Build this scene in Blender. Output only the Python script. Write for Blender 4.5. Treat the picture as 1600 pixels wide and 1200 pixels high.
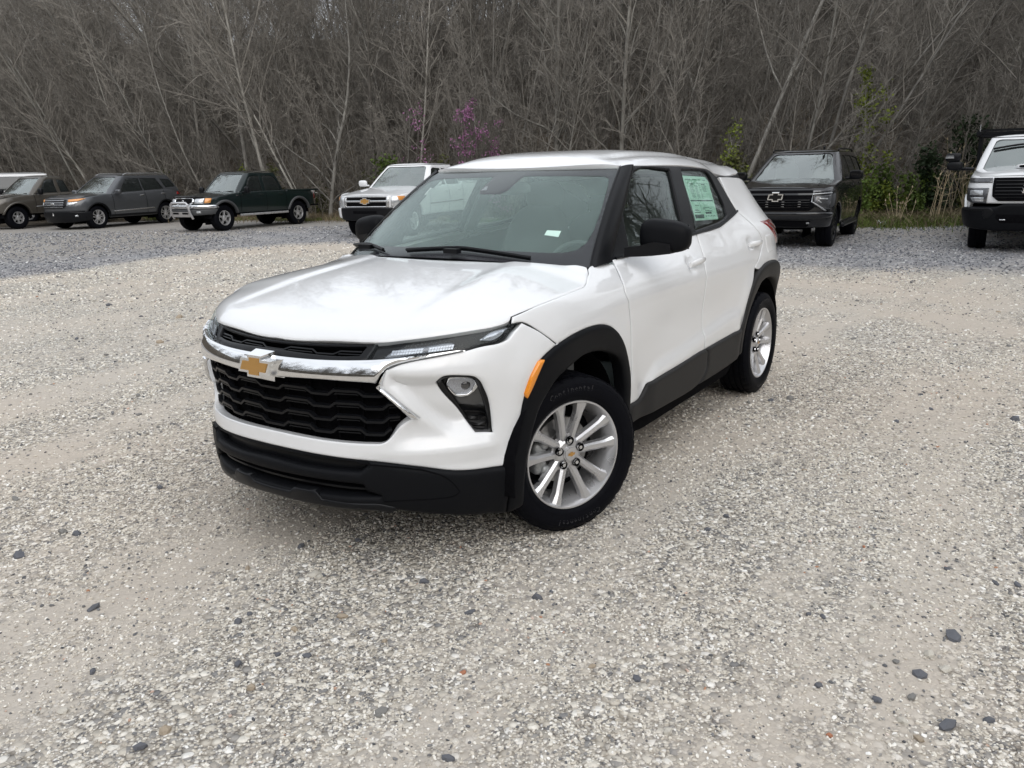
import bpy, bmesh, math, random
import numpy as np
from mathutils import Vector, Matrix
from mathutils.geometry import delaunay_2d_cdt
from mathutils.kdtree import KDTree

for o in list(bpy.data.objects): bpy.data.objects.remove(o)
SC = bpy.context.scene
COL = SC.collection
random.seed(7); RNG = np.random.default_rng(11)

# ------------------------------------------------------------------ camera, sky, sun, exposure
CAMP = (2.8582, 2.4982, 1.5261); YAW = 3.731870; PITCH = 0.255770; ROLL = 0.023818; FOCAL = 1270.0
def make_camera():
    cd = bpy.data.cameras.new('camera'); cam = bpy.data.objects.new('camera', cd); COL.objects.link(cam)
    f = np.array([math.cos(YAW)*math.cos(PITCH), math.sin(YAW)*math.cos(PITCH), -math.sin(PITCH)])
    r = np.array([math.sin(YAW), -math.cos(YAW), 0]); d = np.cross(f, r)
    c, s = math.cos(ROLL), math.sin(ROLL)
    R, D = c*r + s*d, -s*r + c*d
    m = Matrix(((R[0], -D[0], -f[0], CAMP[0]), (R[1], -D[1], -f[1], CAMP[1]), (R[2], -D[2], -f[2], CAMP[2]), (0, 0, 0, 1)))
    cam.matrix_world = m
    cd.sensor_fit = 'HORIZONTAL'; cd.sensor_width = 36.0; cd.lens = 36.0*FOCAL/1600.0
    cd.clip_start = .05; cd.clip_end = 2000
    SC.camera = cam
make_camera()
FWD = np.array([math.cos(YAW), math.sin(YAW)]); RGT = np.array([math.sin(YAW), -math.cos(YAW)])
def lat_dep(lat, dep): return (CAMP[0] + RGT[0]*lat + FWD[0]*dep, CAMP[1] + RGT[1]*lat + FWD[1]*dep)

SUN_EL = math.radians(30); SUN_AZ_DIR = np.array([.62, .78])      # horizontal direction towards the sun
def make_world():
    w = bpy.data.worlds.new('World'); SC.world = w; w.use_nodes = True
    nt = w.node_tree; N = nt.nodes; L = nt.links; N.clear()
    out = N.new('ShaderNodeOutputWorld'); bg = N.new('ShaderNodeBackground'); L.new(bg.outputs[0], out.inputs[0])
    sky = N.new('ShaderNodeTexSky'); sky.sky_type = 'NISHITA'; sky.sun_disc = False
    sky.sun_elevation = SUN_EL; sky.sun_rotation = math.atan2(SUN_AZ_DIR[0], SUN_AZ_DIR[1]); sky.air_density = 1.0; sky.dust_density = 3.0
    # a closed layer of cloud: most of the blue is hidden behind a pale, softly streaked sheet
    tc = N.new('ShaderNodeTexCoord'); mp = N.new('ShaderNodeMapping'); mp.inputs['Scale'].default_value = (1.0, 1.6, 3.2)
    n1 = N.new('ShaderNodeTexNoise'); n1.inputs['Scale'].default_value = 2.6; n1.inputs['Detail'].default_value = 6; n1.inputs['Roughness'].default_value = .55
    L.new(tc.outputs['Generated'], mp.inputs[0]); L.new(mp.outputs[0], n1.inputs['Vector'])
    cr = N.new('ShaderNodeValToRGB'); cr.color_ramp.elements[0].position = .33; cr.color_ramp.elements[1].position = .68
    cr.color_ramp.elements[0].color = (8.2, 8.5, 8.95, 1); cr.color_ramp.elements[1].color = (9.6, 9.85, 10.2, 1)
    L.new(n1.outputs['Fac'], cr.inputs[0])
    mx = N.new('ShaderNodeMix'); mx.data_type = 'RGBA'; mx.inputs[0].default_value = .82
    L.new(sky.outputs[0], mx.inputs[6]); L.new(cr.outputs[0], mx.inputs[7]); L.new(mx.outputs[2], bg.inputs['Color'])
    bg.inputs['Strength'].default_value = .115
make_world()
def make_sun():
    l = bpy.data.lights.new('sun', 'SUN'); l.energy = 1.5; l.angle = math.radians(80); l.color = (1, .985, .965)
    o = bpy.data.objects.new('sun', l); COL.objects.link(o)
    d = Vector((SUN_AZ_DIR[0]*math.cos(SUN_EL), SUN_AZ_DIR[1]*math.cos(SUN_EL), math.sin(SUN_EL)))
    o.rotation_euler = d.to_track_quat('Z', 'Y').to_euler(); o.location = (0, 0, 30)
make_sun()
SC.view_settings.view_transform = 'Standard'; SC.view_settings.look = 'None'
SC.view_settings.exposure = 0.35; SC.view_settings.gamma = 1.0; SC.view_settings.use_curve_mapping = False

# ------------------------------------------------------------------ materials
MATS = {}
def mat(name, col, rough=.5, metal=0., coat=0., spec=.5, coat_rough=.03, **k):
    if name in MATS: return MATS[name]
    m = bpy.data.materials.new(name); m.use_nodes = True; b = m.node_tree.nodes['Principled BSDF']
    b.inputs['Base Color'].default_value = (*col, 1); b.inputs['Roughness'].default_value = rough; b.inputs['Metallic'].default_value = metal
    b.inputs['Coat Weight'].default_value = coat; b.inputs['Coat Roughness'].default_value = coat_rough; b.inputs['Specular IOR Level'].default_value = spec
    MATS[name] = m
    return m
def add_grain(m, scale=400, amount=.12, rough_amount=.0, bump=0., detail=3):
    """fine procedural variation of colour / gloss / relief on a material"""
    nt = m.node_tree; N = nt.nodes; L = nt.links; b = N['Principled BSDF']
    tc = N.new('ShaderNodeTexCoord'); n = N.new('ShaderNodeTexNoise'); n.inputs['Scale'].default_value = scale; n.inputs['Detail'].default_value = detail
    L.new(tc.outputs['Object'], n.inputs['Vector'])
    c = b.inputs['Base Color'].default_value[:]
    if amount:
        mx = N.new('ShaderNodeMix'); mx.data_type = 'RGBA'
        mx.inputs[6].default_value = tuple(max(0, v*(1-amount*2)) for v in c[:3])+(1,); mx.inputs[7].default_value = tuple(v*(1+amount*2) for v in c[:3])+(1,)
        L.new(n.outputs['Fac'], mx.inputs[0]); L.new(mx.outputs[2], b.inputs['Base Color'])
    if rough_amount:
        r = b.inputs['Roughness'].default_value; mr = N.new('ShaderNodeMapRange'); mr.inputs[3].default_value = max(.02, r-rough_amount); mr.inputs[4].default_value = r+rough_amount
        L.new(n.outputs['Fac'], mr.inputs[0]); L.new(mr.outputs[0], b.inputs['Roughness'])
    if bump:
        bp = N.new('ShaderNodeBump'); bp.inputs['Strength'].default_value = bump; bp.inputs['Distance'].default_value = .002
        L.new(n.outputs['Fac'], bp.inputs['Height']); L.new(bp.outputs[0], b.inputs['Normal'])
    return m
def glass_mat(name, tint, ior=1.5, rough=0.0, extra=0.0):
    if name in MATS: return MATS[name]
    m = bpy.data.materials.new(name); m.use_nodes = True; nt = m.node_tree; N = nt.nodes; L = nt.links; N.clear()
    o = N.new('ShaderNodeOutputMaterial'); mx = N.new('ShaderNodeMixShader'); t = N.new('ShaderNodeBsdfTransparent'); g = N.new('ShaderNodeBsdfGlossy'); f = N.new('ShaderNodeFresnel')
    t.inputs[0].default_value = (*tint, 1); g.inputs['Roughness'].default_value = rough; f.inputs['IOR'].default_value = ior
    ge = N.new('ShaderNodeNewGeometry'); io = N.new('ShaderNodeMapRange'); io.inputs[3].default_value = ior; io.inputs[4].default_value = 1/ior; L.new(ge.outputs['Backfacing'], io.inputs[0]); L.new(io.outputs[0], f.inputs['IOR'])
    g.inputs[0].default_value = (.93, 1., .98, 1)
    a = N.new('ShaderNodeMath'); a.operation = 'ADD'; a.use_clamp = True; a.inputs[1].default_value = extra
    L.new(f.outputs[0], a.inputs[0]); L.new(a.outputs[0], mx.inputs[0]); L.new(t.outputs[0], mx.inputs[1]); L.new(g.outputs[0], mx.inputs[2]); L.new(mx.outputs[0], o.inputs[0])
    MATS[name] = m
    return m
M_WHITE = mat('white_paint', (.745, .755, .765), .32, 0, 1.0); add_grain(M_WHITE, 1.3, .012, .04)
M_BLACKP = add_grain(mat('textured_black_plastic', (.0055, .006, .0075), .5, 0, 0, .10), 700, .15, .08, .25)
M_GREYP = add_grain(mat('textured_charcoal_plastic', (.017, .0165, .0165), .55, 0, 0, .25), 600, .15, .08, .25)
M_GLOSSB = add_grain(mat('gloss_black', (.007, .007, .008), .14, 0, .0, .3), 60, .2, .03)
M_SATINB = add_grain(mat('satin_black', (.0065, .007, .0085), .33, 0, 0, .2), 200, .2, .06)
M_DEEP = add_grain(mat('shadow_black_lining', (.005, .005, .006), .9, 0, 0, .03), 30, .3)
M_CHROME = add_grain(mat('chrome', (.80, .81, .82), .045, 1.0), 20, .03, .01)
M_GOLD = add_grain(mat('gold_badge', (.44, .235, .055), .42, .25, .6), 900, .10, .05)
M_RUBBER = add_grain(mat('tyre_rubber', (.0042, .0045, .0065), .55, 0, 0, .06), 90, .2, .1, .12)
M_ALLOY = add_grain(mat('silver_alloy', (.60, .60, .61), .28, .75, .3), 9, .02, .03)
M_DISC = add_grain(mat('brake_disc_steel', (.33, .33, .33), .35, .9), 120, .15, .1)
M_CAST = add_grain(mat('cast_grey_metal', (.34, .35, .35), .5, .6), 90, .25, .1, .3)
M_AMBER = add_grain(mat('amber_lens', (.80, .27, .018), .18, 0, .6), 500, .14)
M_CLEAR = glass_mat('clear_lens', (.93, .95, .96), 1.22)
M_LAMPGREY = add_grain(mat('smoked_reflector', (.16, .165, .18), .22, .55, .5), 240, .35, .1)
M_LAMPLT = add_grain(mat('lamp_facets', (.42, .44, .48), .16, .5, .5), 260, .3, .08)
M_WSHIELD = glass_mat('windscreen_glass', (.93, .97, .955), 1.24, 0, .0)
M_SIDEGL = glass_mat('side_glass', (.62, .70, .67), 1.52, 0, .02)
M_TINT = glass_mat('rear_glass', (.58, .70, .65), 1.5)
M_FRIT = add_grain(mat('windscreen_frit', (.020, .016, .023), .35), 300, .1)
M_INT = add_grain(mat('dark_cabin_trim', (.12, .125, .125), .7), 120, .2, .05)
M_SEAT = add_grain(mat('charcoal_seat_cloth', (.17, .175, .175), .9), 300, .3, .05, .3)
M_LINER = add_grain(mat('grey_headliner', (.5, .5, .48), .9), 200, .1)
M_RED = add_grain(mat('red_tail_lens', (.20, .012, .012), .15, 0, .7), 300, .2)

# ------------------------------------------------------------------ mesh helpers
def link_mesh(name, verts, faces, m=None, parent=None, smooth=True, sharp=38, mats=None, fmat=None):
    me = bpy.data.meshes.new(name); me.from_pydata([tuple(map(float, v)) for v in verts], [], [tuple(map(int, f)) for f in faces])
    if mats:
        for x in mats: me.materials.append(x)
        if fmat is not None: me.polygons.foreach_set('material_index', np.asarray(fmat, dtype=np.int32))
    elif m: me.materials.append(m)
    if smooth and len(me.polygons):
        me.polygons.foreach_set('use_smooth', np.ones(len(me.polygons), dtype=bool))
        if sharp: me.set_sharp_from_angle(angle=math.radians(sharp))
    me.update()
    o = bpy.data.objects.new(name, me); COL.objects.link(o)
    if parent: o.parent = parent
    return o
def thing(name, label, cat, loc=(0, 0, 0), rotz=0, group=None):
    o = bpy.data.objects.new(name, None); COL.objects.link(o); o.location = loc; o.rotation_euler = (0, 0, rotz)
    o.empty_display_size = .3
    return tag(o, label, cat, group)
def tag(o, label, cat, group=None):
    o['label'] = label; o['category'] = cat
    if group: o['group'] = group
    return o
class MB:
    """collects simple shapes into one mesh"""
    def __init__(s): s.v = []; s.f = []
    def add(s, v, f):
        n = len(s.v); s.v += [tuple(p) for p in v]; s.f += [tuple(i+n for i in q) for q in f]; return s
    def box(s, c, d, rot=None, taper=1.0):
        x, y, z = d[0]/2, d[1]/2, d[2]/2; P = []
        for sz in (-1, 1):
            k = taper if sz > 0 else 1
            for sx, sy in ((-1, -1), (1, -1), (1, 1), (-1, 1)): P.append(Vector((sx*x*k, sy*y*k, sz*z)))
        if rot is not None: P = [rot @ p for p in P]
        P = [p+Vector(c) for p in P]
        return s.add(P, [(3, 2, 1, 0), (4, 5, 6, 7), (0, 1, 5, 4), (1, 2, 6, 5), (2, 3, 7, 6), (3, 0, 4, 7)])
    def tube(s, pts, r, n=8, cap=True):
        pts = [Vector(p) for p in pts]; rs = r if hasattr(r, '__len__') else [r]*len(pts); V = []; F = []
        up = Vector((0, 0, 1))
        for i, p in enumerate(pts):
            t = (pts[min(i+1, len(pts)-1)]-pts[max(i-1, 0)]).normalized()
            a = t.cross(up); a = a if a.length > 1e-3 else t.cross(Vector((1, 0, 0))); a.normalize(); b = t.cross(a)
            for k in range(n):
                q = 2*math.pi*k/n; V.append(p+(a*math.cos(q)+b*math.sin(q))*rs[i])
        for i in range(len(pts)-1):
            for k in range(n): F.append((i*n+k, (i+1)*n+k, (i+1)*n+(k+1) % n, i*n+(k+1) % n))
        if cap: F.append(tuple(range(n-1, -1, -1))[::-1]); F.append(tuple(range((len(pts)-1)*n, len(pts)*n))[::-1])
        return s.add(V, F)
    def lathe(s, prof, n=48, axis='y', closed=False, fn=None):
        """prof: (radius, along axis) pairs; axis y"""
        V = []; F = []; m = len(prof)
        for k in range(n):
            a = 2*math.pi*k/n
            for j, (r, h) in enumerate(prof):
                if fn: r = r+fn(k, j)
                V.append((r*math.cos(a), h, r*math.sin(a)))
        for k in range(n):
            k2 = (k+1) % n
            for j in range(m if closed else m-1): j2 = (j+1) % m; F.append((k*m+j, k*m+j2, k2*m+j2, k2*m+j))
        return s.add(V, F)
    def grid(s, P):
        a, b = P.shape[:2]; return s.add(P.reshape(-1, 3), [(i*b+j, (i+1)*b+j, (i+1)*b+j+1, i*b+j+1) for i in range(a-1) for j in range(b-1)])
    def xform(s, fn): s.v = [tuple(fn(Vector(p))) for p in s.v]; return s
    def mirror_y(s):
        s.v = [(x, -y, z) for x, y, z in s.v]; s.f = [f[::-1] for f in s.f]; return s
    def build(s, name, m, parent=None, sharp=38, **k): return link_mesh(name, s.v, s.f, m, parent, sharp=sharp, **k)
def superbox(mb, c, d, e=3.5, n=20, m=12, shape=None):
    """rounded block (superellipsoid)"""
    V = []; F = []
    sp = lambda t, p: math.copysign(abs(t)**p, t)
    for i in range(m+1):
        ph = -math.pi/2+math.pi*i/m
        for k in range(n):
            th = 2*math.pi*k/n
            p = Vector((sp(math.cos(ph), 2/e)*sp(math.cos(th), 2/e)*d[0]/2, sp(math.cos(ph), 2/e)*sp(math.sin(th), 2/e)*d[1]/2, sp(math.sin(ph), 2/e)*d[2]/2))
            if shape: p = shape(p)
            V.append(p+Vector(c))
    for i in range(m):
        for k in range(n): F.append((i*n+k, i*n+(k+1) % n, (i+1)*n+(k+1) % n, (i+1)*n+k))
    return mb.add(V, F)

# ------------------------------------------------------------------ splines and body surfaces
def spl(xs, ys):
    k = np.argsort(xs); xs = np.array(xs, float)[k]; ys = np.array(ys, float)[k]; h = np.diff(xs); d = np.diff(ys)/h
    m = np.zeros_like(ys); m[0] = d[0]; m[-1] = d[-1]
    for i in range(1, len(xs)-1):
        m[i] = 0 if d[i-1]*d[i] <= 0 else (h[i-1]+h[i])*3/((2*h[i]+h[i-1])/d[i-1]+(h[i]+2*h[i-1])/d[i])
    def f(x):
        x = np.clip(np.asarray(x, float), xs[0], xs[-1]); i = np.clip(np.searchsorted(xs, x)-1, 0, len(xs)-2)
        t = (x-xs[i])/h[i]; t2 = t*t; t3 = t2*t
        return (2*t3-3*t2+1)*ys[i]+(t3-2*t2+t)*h[i]*m[i]+(-2*t3+3*t2)*ys[i+1]+(t3-t2)*h[i]*m[i+1]
    return f
def sst(a, b, x):
    t = np.clip((x-a)/(b-a), 0, 1); return t*t*(3-2*t)
def smooth_curve(pts, closed=True, corner=38, sub=4):
    """round off a traced outline, keeping its real corners"""
    P = np.array(pts, float); n = len(P); out = []
    def isc(i):
        a = P[i]-P[i-1]; b = P[(i+1) % n]-P[i]; la, lb = np.linalg.norm(a), np.linalg.norm(b)
        if la < 1e-9 or lb < 1e-9: return True
        return math.degrees(math.acos(np.clip(a@b/la/lb, -1, 1))) > corner
    C = [isc(i) if closed or 0 < i < n-1 else True for i in range(n)]
    for i in range(n if closed else n-1):
        j = (i+1) % n; p1, p2 = P[i], P[j]
        p0 = P[i-1] if not C[i] else 2*p1-p2; p3 = P[(j+1) % n] if not C[j] else 2*p2-p1
        d1 = max(np.linalg.norm(p1-p0), 1e-9)**.5; d2 = max(np.linalg.norm(p2-p1), 1e-9)**.5; d3 = max(np.linalg.norm(p3-p2), 1e-9)**.5
        for k in range(sub):
            t = k/sub*d2+d1; t0, t1, t2, t3 = 0, d1, d1+d2, d1+d2+d3
            A1 = (t1-t)/(t1-t0)*p0+(t-t0)/(t1-t0)*p1; A2 = (t2-t)/(t2-t1)*p1+(t-t1)/(t2-t1)*p2; A3 = (t3-t)/(t3-t2)*p2+(t-t2)/(t3-t2)*p3
            B1 = (t2-t)/(t2-t0)*A1+(t-t0)/(t2-t0)*A2; B2 = (t3-t)/(t3-t1)*A2+(t-t1)/(t3-t1)*A3
            out.append((t2-t)/(t2-t1)*B1+(t-t1)/(t2-t1)*B2)
    if not closed: out.append(P[-1])
    return np.array(out)
def densify(P, res, closed=True):
    out = []; n = len(P)
    for i in range(n if closed else n-1):
        a, b = P[i], P[(i+1) % n]; k = max(1, int(math.ceil(np.linalg.norm(b-a)/res)))
        for j in range(k): out.append(a+(b-a)*j/k)
    if not closed: out.append(P[-1])
    return np.array(out)
def area2(P): x, y = P[:, 0], P[:, 1]; return (x*np.roll(y, -1)-np.roll(x, -1)*y).sum()/2
def inside(Q, P):
    r = np.zeros(len(Q), bool); n = len(P)
    for i in range(n):
        a, b = P[i], P[(i+1) % n]
        c = (a[1] > Q[:, 1]) != (b[1] > Q[:, 1])
        with np.errstate(divide='ignore', invalid='ignore'): xx = (b[0]-a[0])*(Q[:, 1]-a[1])/(b[1]-a[1])+a[0]
        r ^= c & (Q[:, 0] < xx)
    return r
def bdist(Q, loops, cache={}):
    """distance of points to a set of outlines (nearest vertex by kd-tree, then the two segments beside it)"""
    key = tuple(id(P) for P in loops); ent = cache.get(key)
    if ent is None or any(x is not y for x, y in zip(ent[0], loops)):
        D = []; NX = []; PV = []; n = 0
        for P in loops:
            sz = np.median(np.linalg.norm(P-np.roll(P, 1, 0), axis=1)); R = densify(P, max(sz*.6, 1e-3)); k = len(R); D.append(R); i = np.arange(k); NX.append(n+(i+1) % k); PV.append(n+(i-1) % k); n += k
        D = np.concatenate(D); t = KDTree(n)
        for i, p in enumerate(D): t.insert((p[0], p[1], 0), i)
        t.balance(); ent = (list(loops), t, D, np.concatenate(NX), np.concatenate(PV)); cache.clear() if len(cache) > 6 else None; cache[key] = ent
    _, t, D, NX, PV = ent; find = t.find
    k = np.fromiter((find((x, y, 0.0))[1] for x, y in Q.tolist()), dtype=int, count=len(Q))
    A = D[k]; out = np.full(len(Q), 1e9)
    for J in (NX, PV):
        AB = D[J[k]]-A; q = Q-A; s = np.clip((q*AB).sum(1)/((AB**2).sum(1)+1e-14), 0, 1); out = np.minimum(out, np.linalg.norm(q-s[:, None]*AB, axis=1))
    return out
def surf_normal(fn, u, v, h=1.5e-3):
    du = fn(u+h, v)-fn(u-h, v); dv = fn(u, v+h)-fn(u, v-h); n = np.cross(du, dv)
    return n/(np.linalg.norm(n, axis=1, keepdims=True)+1e-12)
def panel_mesh(poly, fn, res=.03, thick=.012, off=0., holes=(), pillow=None, disp=None, smooth=True, back=False, sub=4, hsmooth=True):
    """one sheet cut to an outline in the surface's own parameters, laid on the surface, with turned-in edges"""
    loops = []
    for k, P in enumerate([poly]+list(holes)):
        P = np.array(P, float)
        if (smooth if k == 0 else hsmooth): P = smooth_curve(P, sub=sub)
        P = densify(P, res); keep = np.linalg.norm(P-np.roll(P, 1, 0), axis=1) > 1e-5; P = P[keep]
        if (area2(P) < 0) != (k > 0): P = P[::-1]
        loops.append(P)
    lo = loops[0].min(0); hi = loops[0].max(0)
    gx = np.arange(lo[0], hi[0]+res, res); gy = np.arange(lo[1], hi[1]+res, res*.87)
    X, Y = np.meshgrid(gx, gy, indexing='ij'); X = X+((np.arange(len(gy)) % 2)*res/2)[None]
    Q = np.stack([X.ravel(), Y.ravel()], 1)
    ok = inside(Q, loops[0])
    for h in loops[1:]: ok &= ~inside(Q, h)
    Q = Q[ok]
    edge_w = pillow[1] if pillow else .004
    rings = [edge_w*k for k in ((.25, .6, 1.0) if pillow else (1.0,))]
    if len(Q): Q = Q[bdist(Q, loops) > max(res*.45, edge_w+res*.3)]
    extra = []
    for P in loops:
        t = np.roll(P, -1, 0)-np.roll(P, 1, 0); nrm = np.stack([-t[:, 1], t[:, 0]], 1); nrm /= np.linalg.norm(nrm, axis=1, keepdims=True)+1e-12
        for w in rings:
            R = P+nrm*w; ok = inside(R, loops[0])
            for h in loops[1:]: ok &= ~inside(R, h)
            R = R[ok]
            if len(R): extra.append(R[bdist(R, loops) > w*.93])
    if extra:
        E = np.concatenate(extra)
        if len(E):
            _, ui = np.unique(np.round(E/(edge_w*.2)).astype(int), axis=0, return_index=True); Q = np.concatenate([Q, E[ui]])
    B = np.concatenate(loops); verts = np.concatenate([B, Q]); edges = []; n = 0
    for P in loops: edges += [(n+i, n+(i+1) % len(P)) for i in range(len(P))]; n += len(P)
    r = delaunay_2d_cdt([Vector(p) for p in verts], edges, [], 0, 1e-7)
    V2 = np.array([tuple(v) for v in r[0]]); F = np.array([tuple(f) for f in r[2] if len(f) == 3]); cen = V2[F].mean(1)
    ok = inside(cen, loops[0])
    for h in loops[1:]: ok &= ~inside(cen, h)
    F = [tuple(int(i) for i in f) for f in F[ok]]
    u, v = V2[:, 0], V2[:, 1]
    P3 = fn(u, v); Nn = surf_normal(fn, u, v); d = bdist(V2, loops)
    o = np.full(len(V2), off, float)
    if pillow: t = np.clip(d/pillow[1], 0, 1); o += pillow[0]*(np.sqrt(np.clip(1-(1-t)**2, 0, 1))-1 if pillow[0] < 0 else np.sqrt(np.clip(1-(1-t)**2, 0, 1)))
    else: o += -.0012*(d < 1e-5)
    if disp is not None: o += disp(u, v, d)
    P3 = P3+Nn*o[:, None]
    cnt = {}
    for f in F:
        for i in range(len(f)):
            a, b = f[i], f[(i+1) % len(f)]; cnt[(a, b)] = cnt.get((a, b), 0)+1
    bnd = [(a, b) for (a, b) in cnt if (b, a) not in cnt]
    idx = {}; low = []
    for a, b in bnd:
        for k in (a, b):
            if k not in idx: idx[k] = len(P3)+len(low); low.append(P3[k]-Nn[k]*(thick+max(0, o[k]-off)))
    Fs = list(F)+[(a, idx[a], idx[b], b) for a, b in bnd]
    if back:
        bi = {}; bl = []
        base = len(P3)+len(low)
        for k in range(len(P3)):
            if k in idx: bi[k] = idx[k]
            else: bi[k] = base+len(bl); bl.append(P3[k]-Nn[k]*thick)
        low = low+bl; Fs += [tuple(bi[i] for i in f[::-1]) for f in F]
    Vall = np.concatenate([P3, np.array(low)]) if len(low) else P3
    return Vall, Fs
def panel(name, m, parent, poly, fn, sym=False, mirror=True, label=None, **k):
    """left half outline + its mirror image (sym), or a left part and a right part"""
    out = []
    if sym:
        P = [tuple(p) for p in poly]; full = P+[(-a, b) for a, b in P[::-1] if abs(a) > 1e-6]
        hs = []
        for h in k.pop('holes', ()):
            if min(abs(a) for a, _ in h) < 1e-6: h = [tuple(p) for p in h]; hs.append(h+[(-a, b) for a, b in h[::-1] if abs(a) > 1e-6])
            else: hs.append(h); hs.append([(-a, b) for a, b in h])
        V, F = panel_mesh(full, fn, holes=hs, **k); out.append(link_mesh(name, V, F, m, parent))
    else:
        V, F = panel_mesh(poly, fn, **k); out.append(link_mesh(name, V, F, m, parent))
        if mirror:
            V2 = V*np.array([1, -1, 1]); out.append(link_mesh(name, V2, [f[::-1] for f in F], m, parent))
    if label:
        for o in out: o['label'] = label
    return out[0]
def sweep(mb, P, Nn, w, h):
    """rectangular bar along points P: w across (in the surface), h along the outward normal Nn"""
    P = np.asarray(P); Nn = np.asarray(Nn); t = np.gradient(P, axis=0); t /= np.linalg.norm(t, axis=1, keepdims=True)
    s = np.cross(Nn, t); V = []; n = len(P)
    for i in range(n):
        for a, b in ((-.5, 0), (-.35, 1), (.35, 1), (.5, 0)): V.append(P[i]+s[i]*w*a+Nn[i]*h*b)
    F = [(i*4+k, (i+1)*4+k, (i+1)*4+(k+1) % 4, i*4+(k+1) % 4) for i in range(n-1) for k in range(4)]+[(0, 1, 2, 3), tuple((n-1)*4+k for k in (3, 2, 1, 0))]
    return mb.add(V, F)
# ================================================================== the white crossover in front
LF = 1.35; WB = 2.64
fa = spl([.15,.2,.26,.33,.42,.5,.6,.7,.79,.83,.865,.92,1.0,1.1,1.6], [.72,.79,.83,.855,.862,.85,.838,.842,.851,.846,.823,.775,.70,.62,.5])
fw = spl([.15,.2,.3,.4,.5,.65,.8,.88,.95,1.0,1.05,1.1,1.16,1.3,1.45,1.55,1.62], [.815,.845,.868,.875,.877,.884,.893,.893,.886,.873,.853,.828,.80,.745,.68,.635,.58])
fr = spl([.15,.25,.4,.7,.95,1.1,1.3,1.5,1.65], [.70,.80,.86,.86,.83,.76,.62,.42,.3])
def S0(s, z):
    s = np.asarray(s, float); z = np.asarray(z, float); sg = np.where(s < 0, -1, 1); s = np.abs(s)
    w = fw(z); p = 2.4; q = 2.2
    th = np.clip(s/LF, 0, 1)*np.pi/2
    xf = fa(z)*np.cos(th).clip(0)**(2/p); yf = w*np.sin(th)**(2/q)
    tr = np.clip((s-LF-WB)/LF, 0, 1)*np.pi/2
    xr = -WB-fr(z)*np.sin(tr)**(2/2.6); yr = w*np.cos(tr).clip(0)**(2/2.4)
    x = np.where(s < LF, xf, np.where(s < LF+WB, LF-s, xr)); y = np.where(s < LF, yf, np.where(s < LF+WB, w, yr))
    c = sst(1.0, 1.13, z); y = y*(1-.105*c*sst(-1.7, -.3, x))
    rear = sst(-1.9, -2.8, x)
    y = y*(1+.054*np.exp(-((z-1.12)/.10)**2)*rear-.06*sst(1.2, 1.5, z)*sst(-2.0, -3.2, x))
    return np.stack([x, y*sg, z+0*x], -1)
RECESS = np.array([(.497,.775),(.501,.835),(.599,.824),(.717,.82),(.84,.809),(.885,.792),(.918,.746),(.942,.63),(.948,.555),(.864,.565),(.754,.564),(.622,.645)])
RECESS_S = densify(smooth_curve(RECESS), .02)
def body_disp(s, z):
    s = np.abs(s); d = np.zeros_like(s)
    Q = np.stack([s, z], -1).reshape(-1, 2); m = (Q[:, 0] > .45) & (Q[:, 0] < 1.0) & (Q[:, 1] > .5) & (Q[:, 1] < .9)
    if m.any():
        q = Q[m]; dd = np.where(inside(q, RECESS_S), bdist(q, [RECESS_S]), 0); e = np.zeros(len(Q)); e[m] = -.042*sst(0, .06, dd); d = d+e.reshape(d.shape)
    zc = np.interp(s, [2.0,2.07,2.197,2.505,2.824,3.238,3.442], [.45,.521,.589,.609,.64,.677,.681])
    d += .020*sst(0, .06, zc-z)*sst(2.0, 2.15, s)*(1-sst(3.40, 3.52, s))
    d -= .012*np.exp(-((z-.76)/.10)**2)*sst(1.95, 2.4, s)*(1-sst(3.2, 3.6, s))
    d += .006*sst(.905, .935, z)*(1-sst(.935, .99, z))*sst(1.3, 1.7, s)*(1-sst(4.0, 4.3, s))
    for c in (1.41, 3.99):
        r = np.hypot(s-c, z-.345); d += .012*np.exp(-((r-.55)/.075)**2)*sst(.40, .55, z)*sst(.97, 1.08, s)
    d -= .014*np.clip((.517-z)/.06, 0, 1)*sst(.3, .5, s)*(1-sst(.92, 1.02, s))
    d -= .024*np.clip((z-.517)/.055, 0, 1)*sst(.46, .62, s)*(1-sst(.90, .965, s))*(1-sst(.58, .72, z))
    for hs, hz in ((2.69, 1.018), (3.685, 1.040)): d -= .026*np.exp(-((s-hs)/.038)**4-((z-hz)/.026)**4)
    return d
def BODY(s, z):
    s = np.asarray(s, float); z = np.asarray(z, float)
    h = 2e-3; n = np.cross(S0(s+h, z)-S0(s-h, z), S0(s, z+h)-S0(s, z-h)); n /= np.linalg.norm(n, axis=-1, keepdims=True)+1e-12
    return S0(s, z)+n*body_disp(s, z)[..., None]
def WIND(e, t):
    e = np.asarray(e, float); t = np.asarray(t, float); yb = .745*e; yt = .59*e
    b = np.stack([-.22-.35*yb**2, yb, 1.135-.063*yb**2], -1); q = np.stack([-.95-.2*yt**2, yt, 1.535+0*yt], -1); tt = t[..., None]
    return b*(1-tt)+q*tt+np.array([.45, 0, .85])*(.022*4*t*(1-t))[..., None]
yg = spl([-.5,-.364,-.343,-.294,-.209,-.131,.03,.217,.329,.42,.6,.9], [.745,.752,.781,.801,.834,.843,.851,.841,.81,.78,.74,.70])
zg = spl([-.5,-.364,-.343,-.294,-.209,-.131,.03,.217,.329,.5,.7], [1.11,1.10,1.079,1.066,1.042,1.036,1.029,1.013,.99,.965,.93])
zcen = spl([-.6,-.3,-.22,0,.3,.55,.7,.775,.85], [1.155,1.135,1.125,1.098,1.055,1.008,.972,.95,.925])
xedge = spl([0,.2,.448,.536,.63,.709,.776,.815,.9], [.775,.758,.697,.645,.576,.498,.411,.341,.2])
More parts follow.
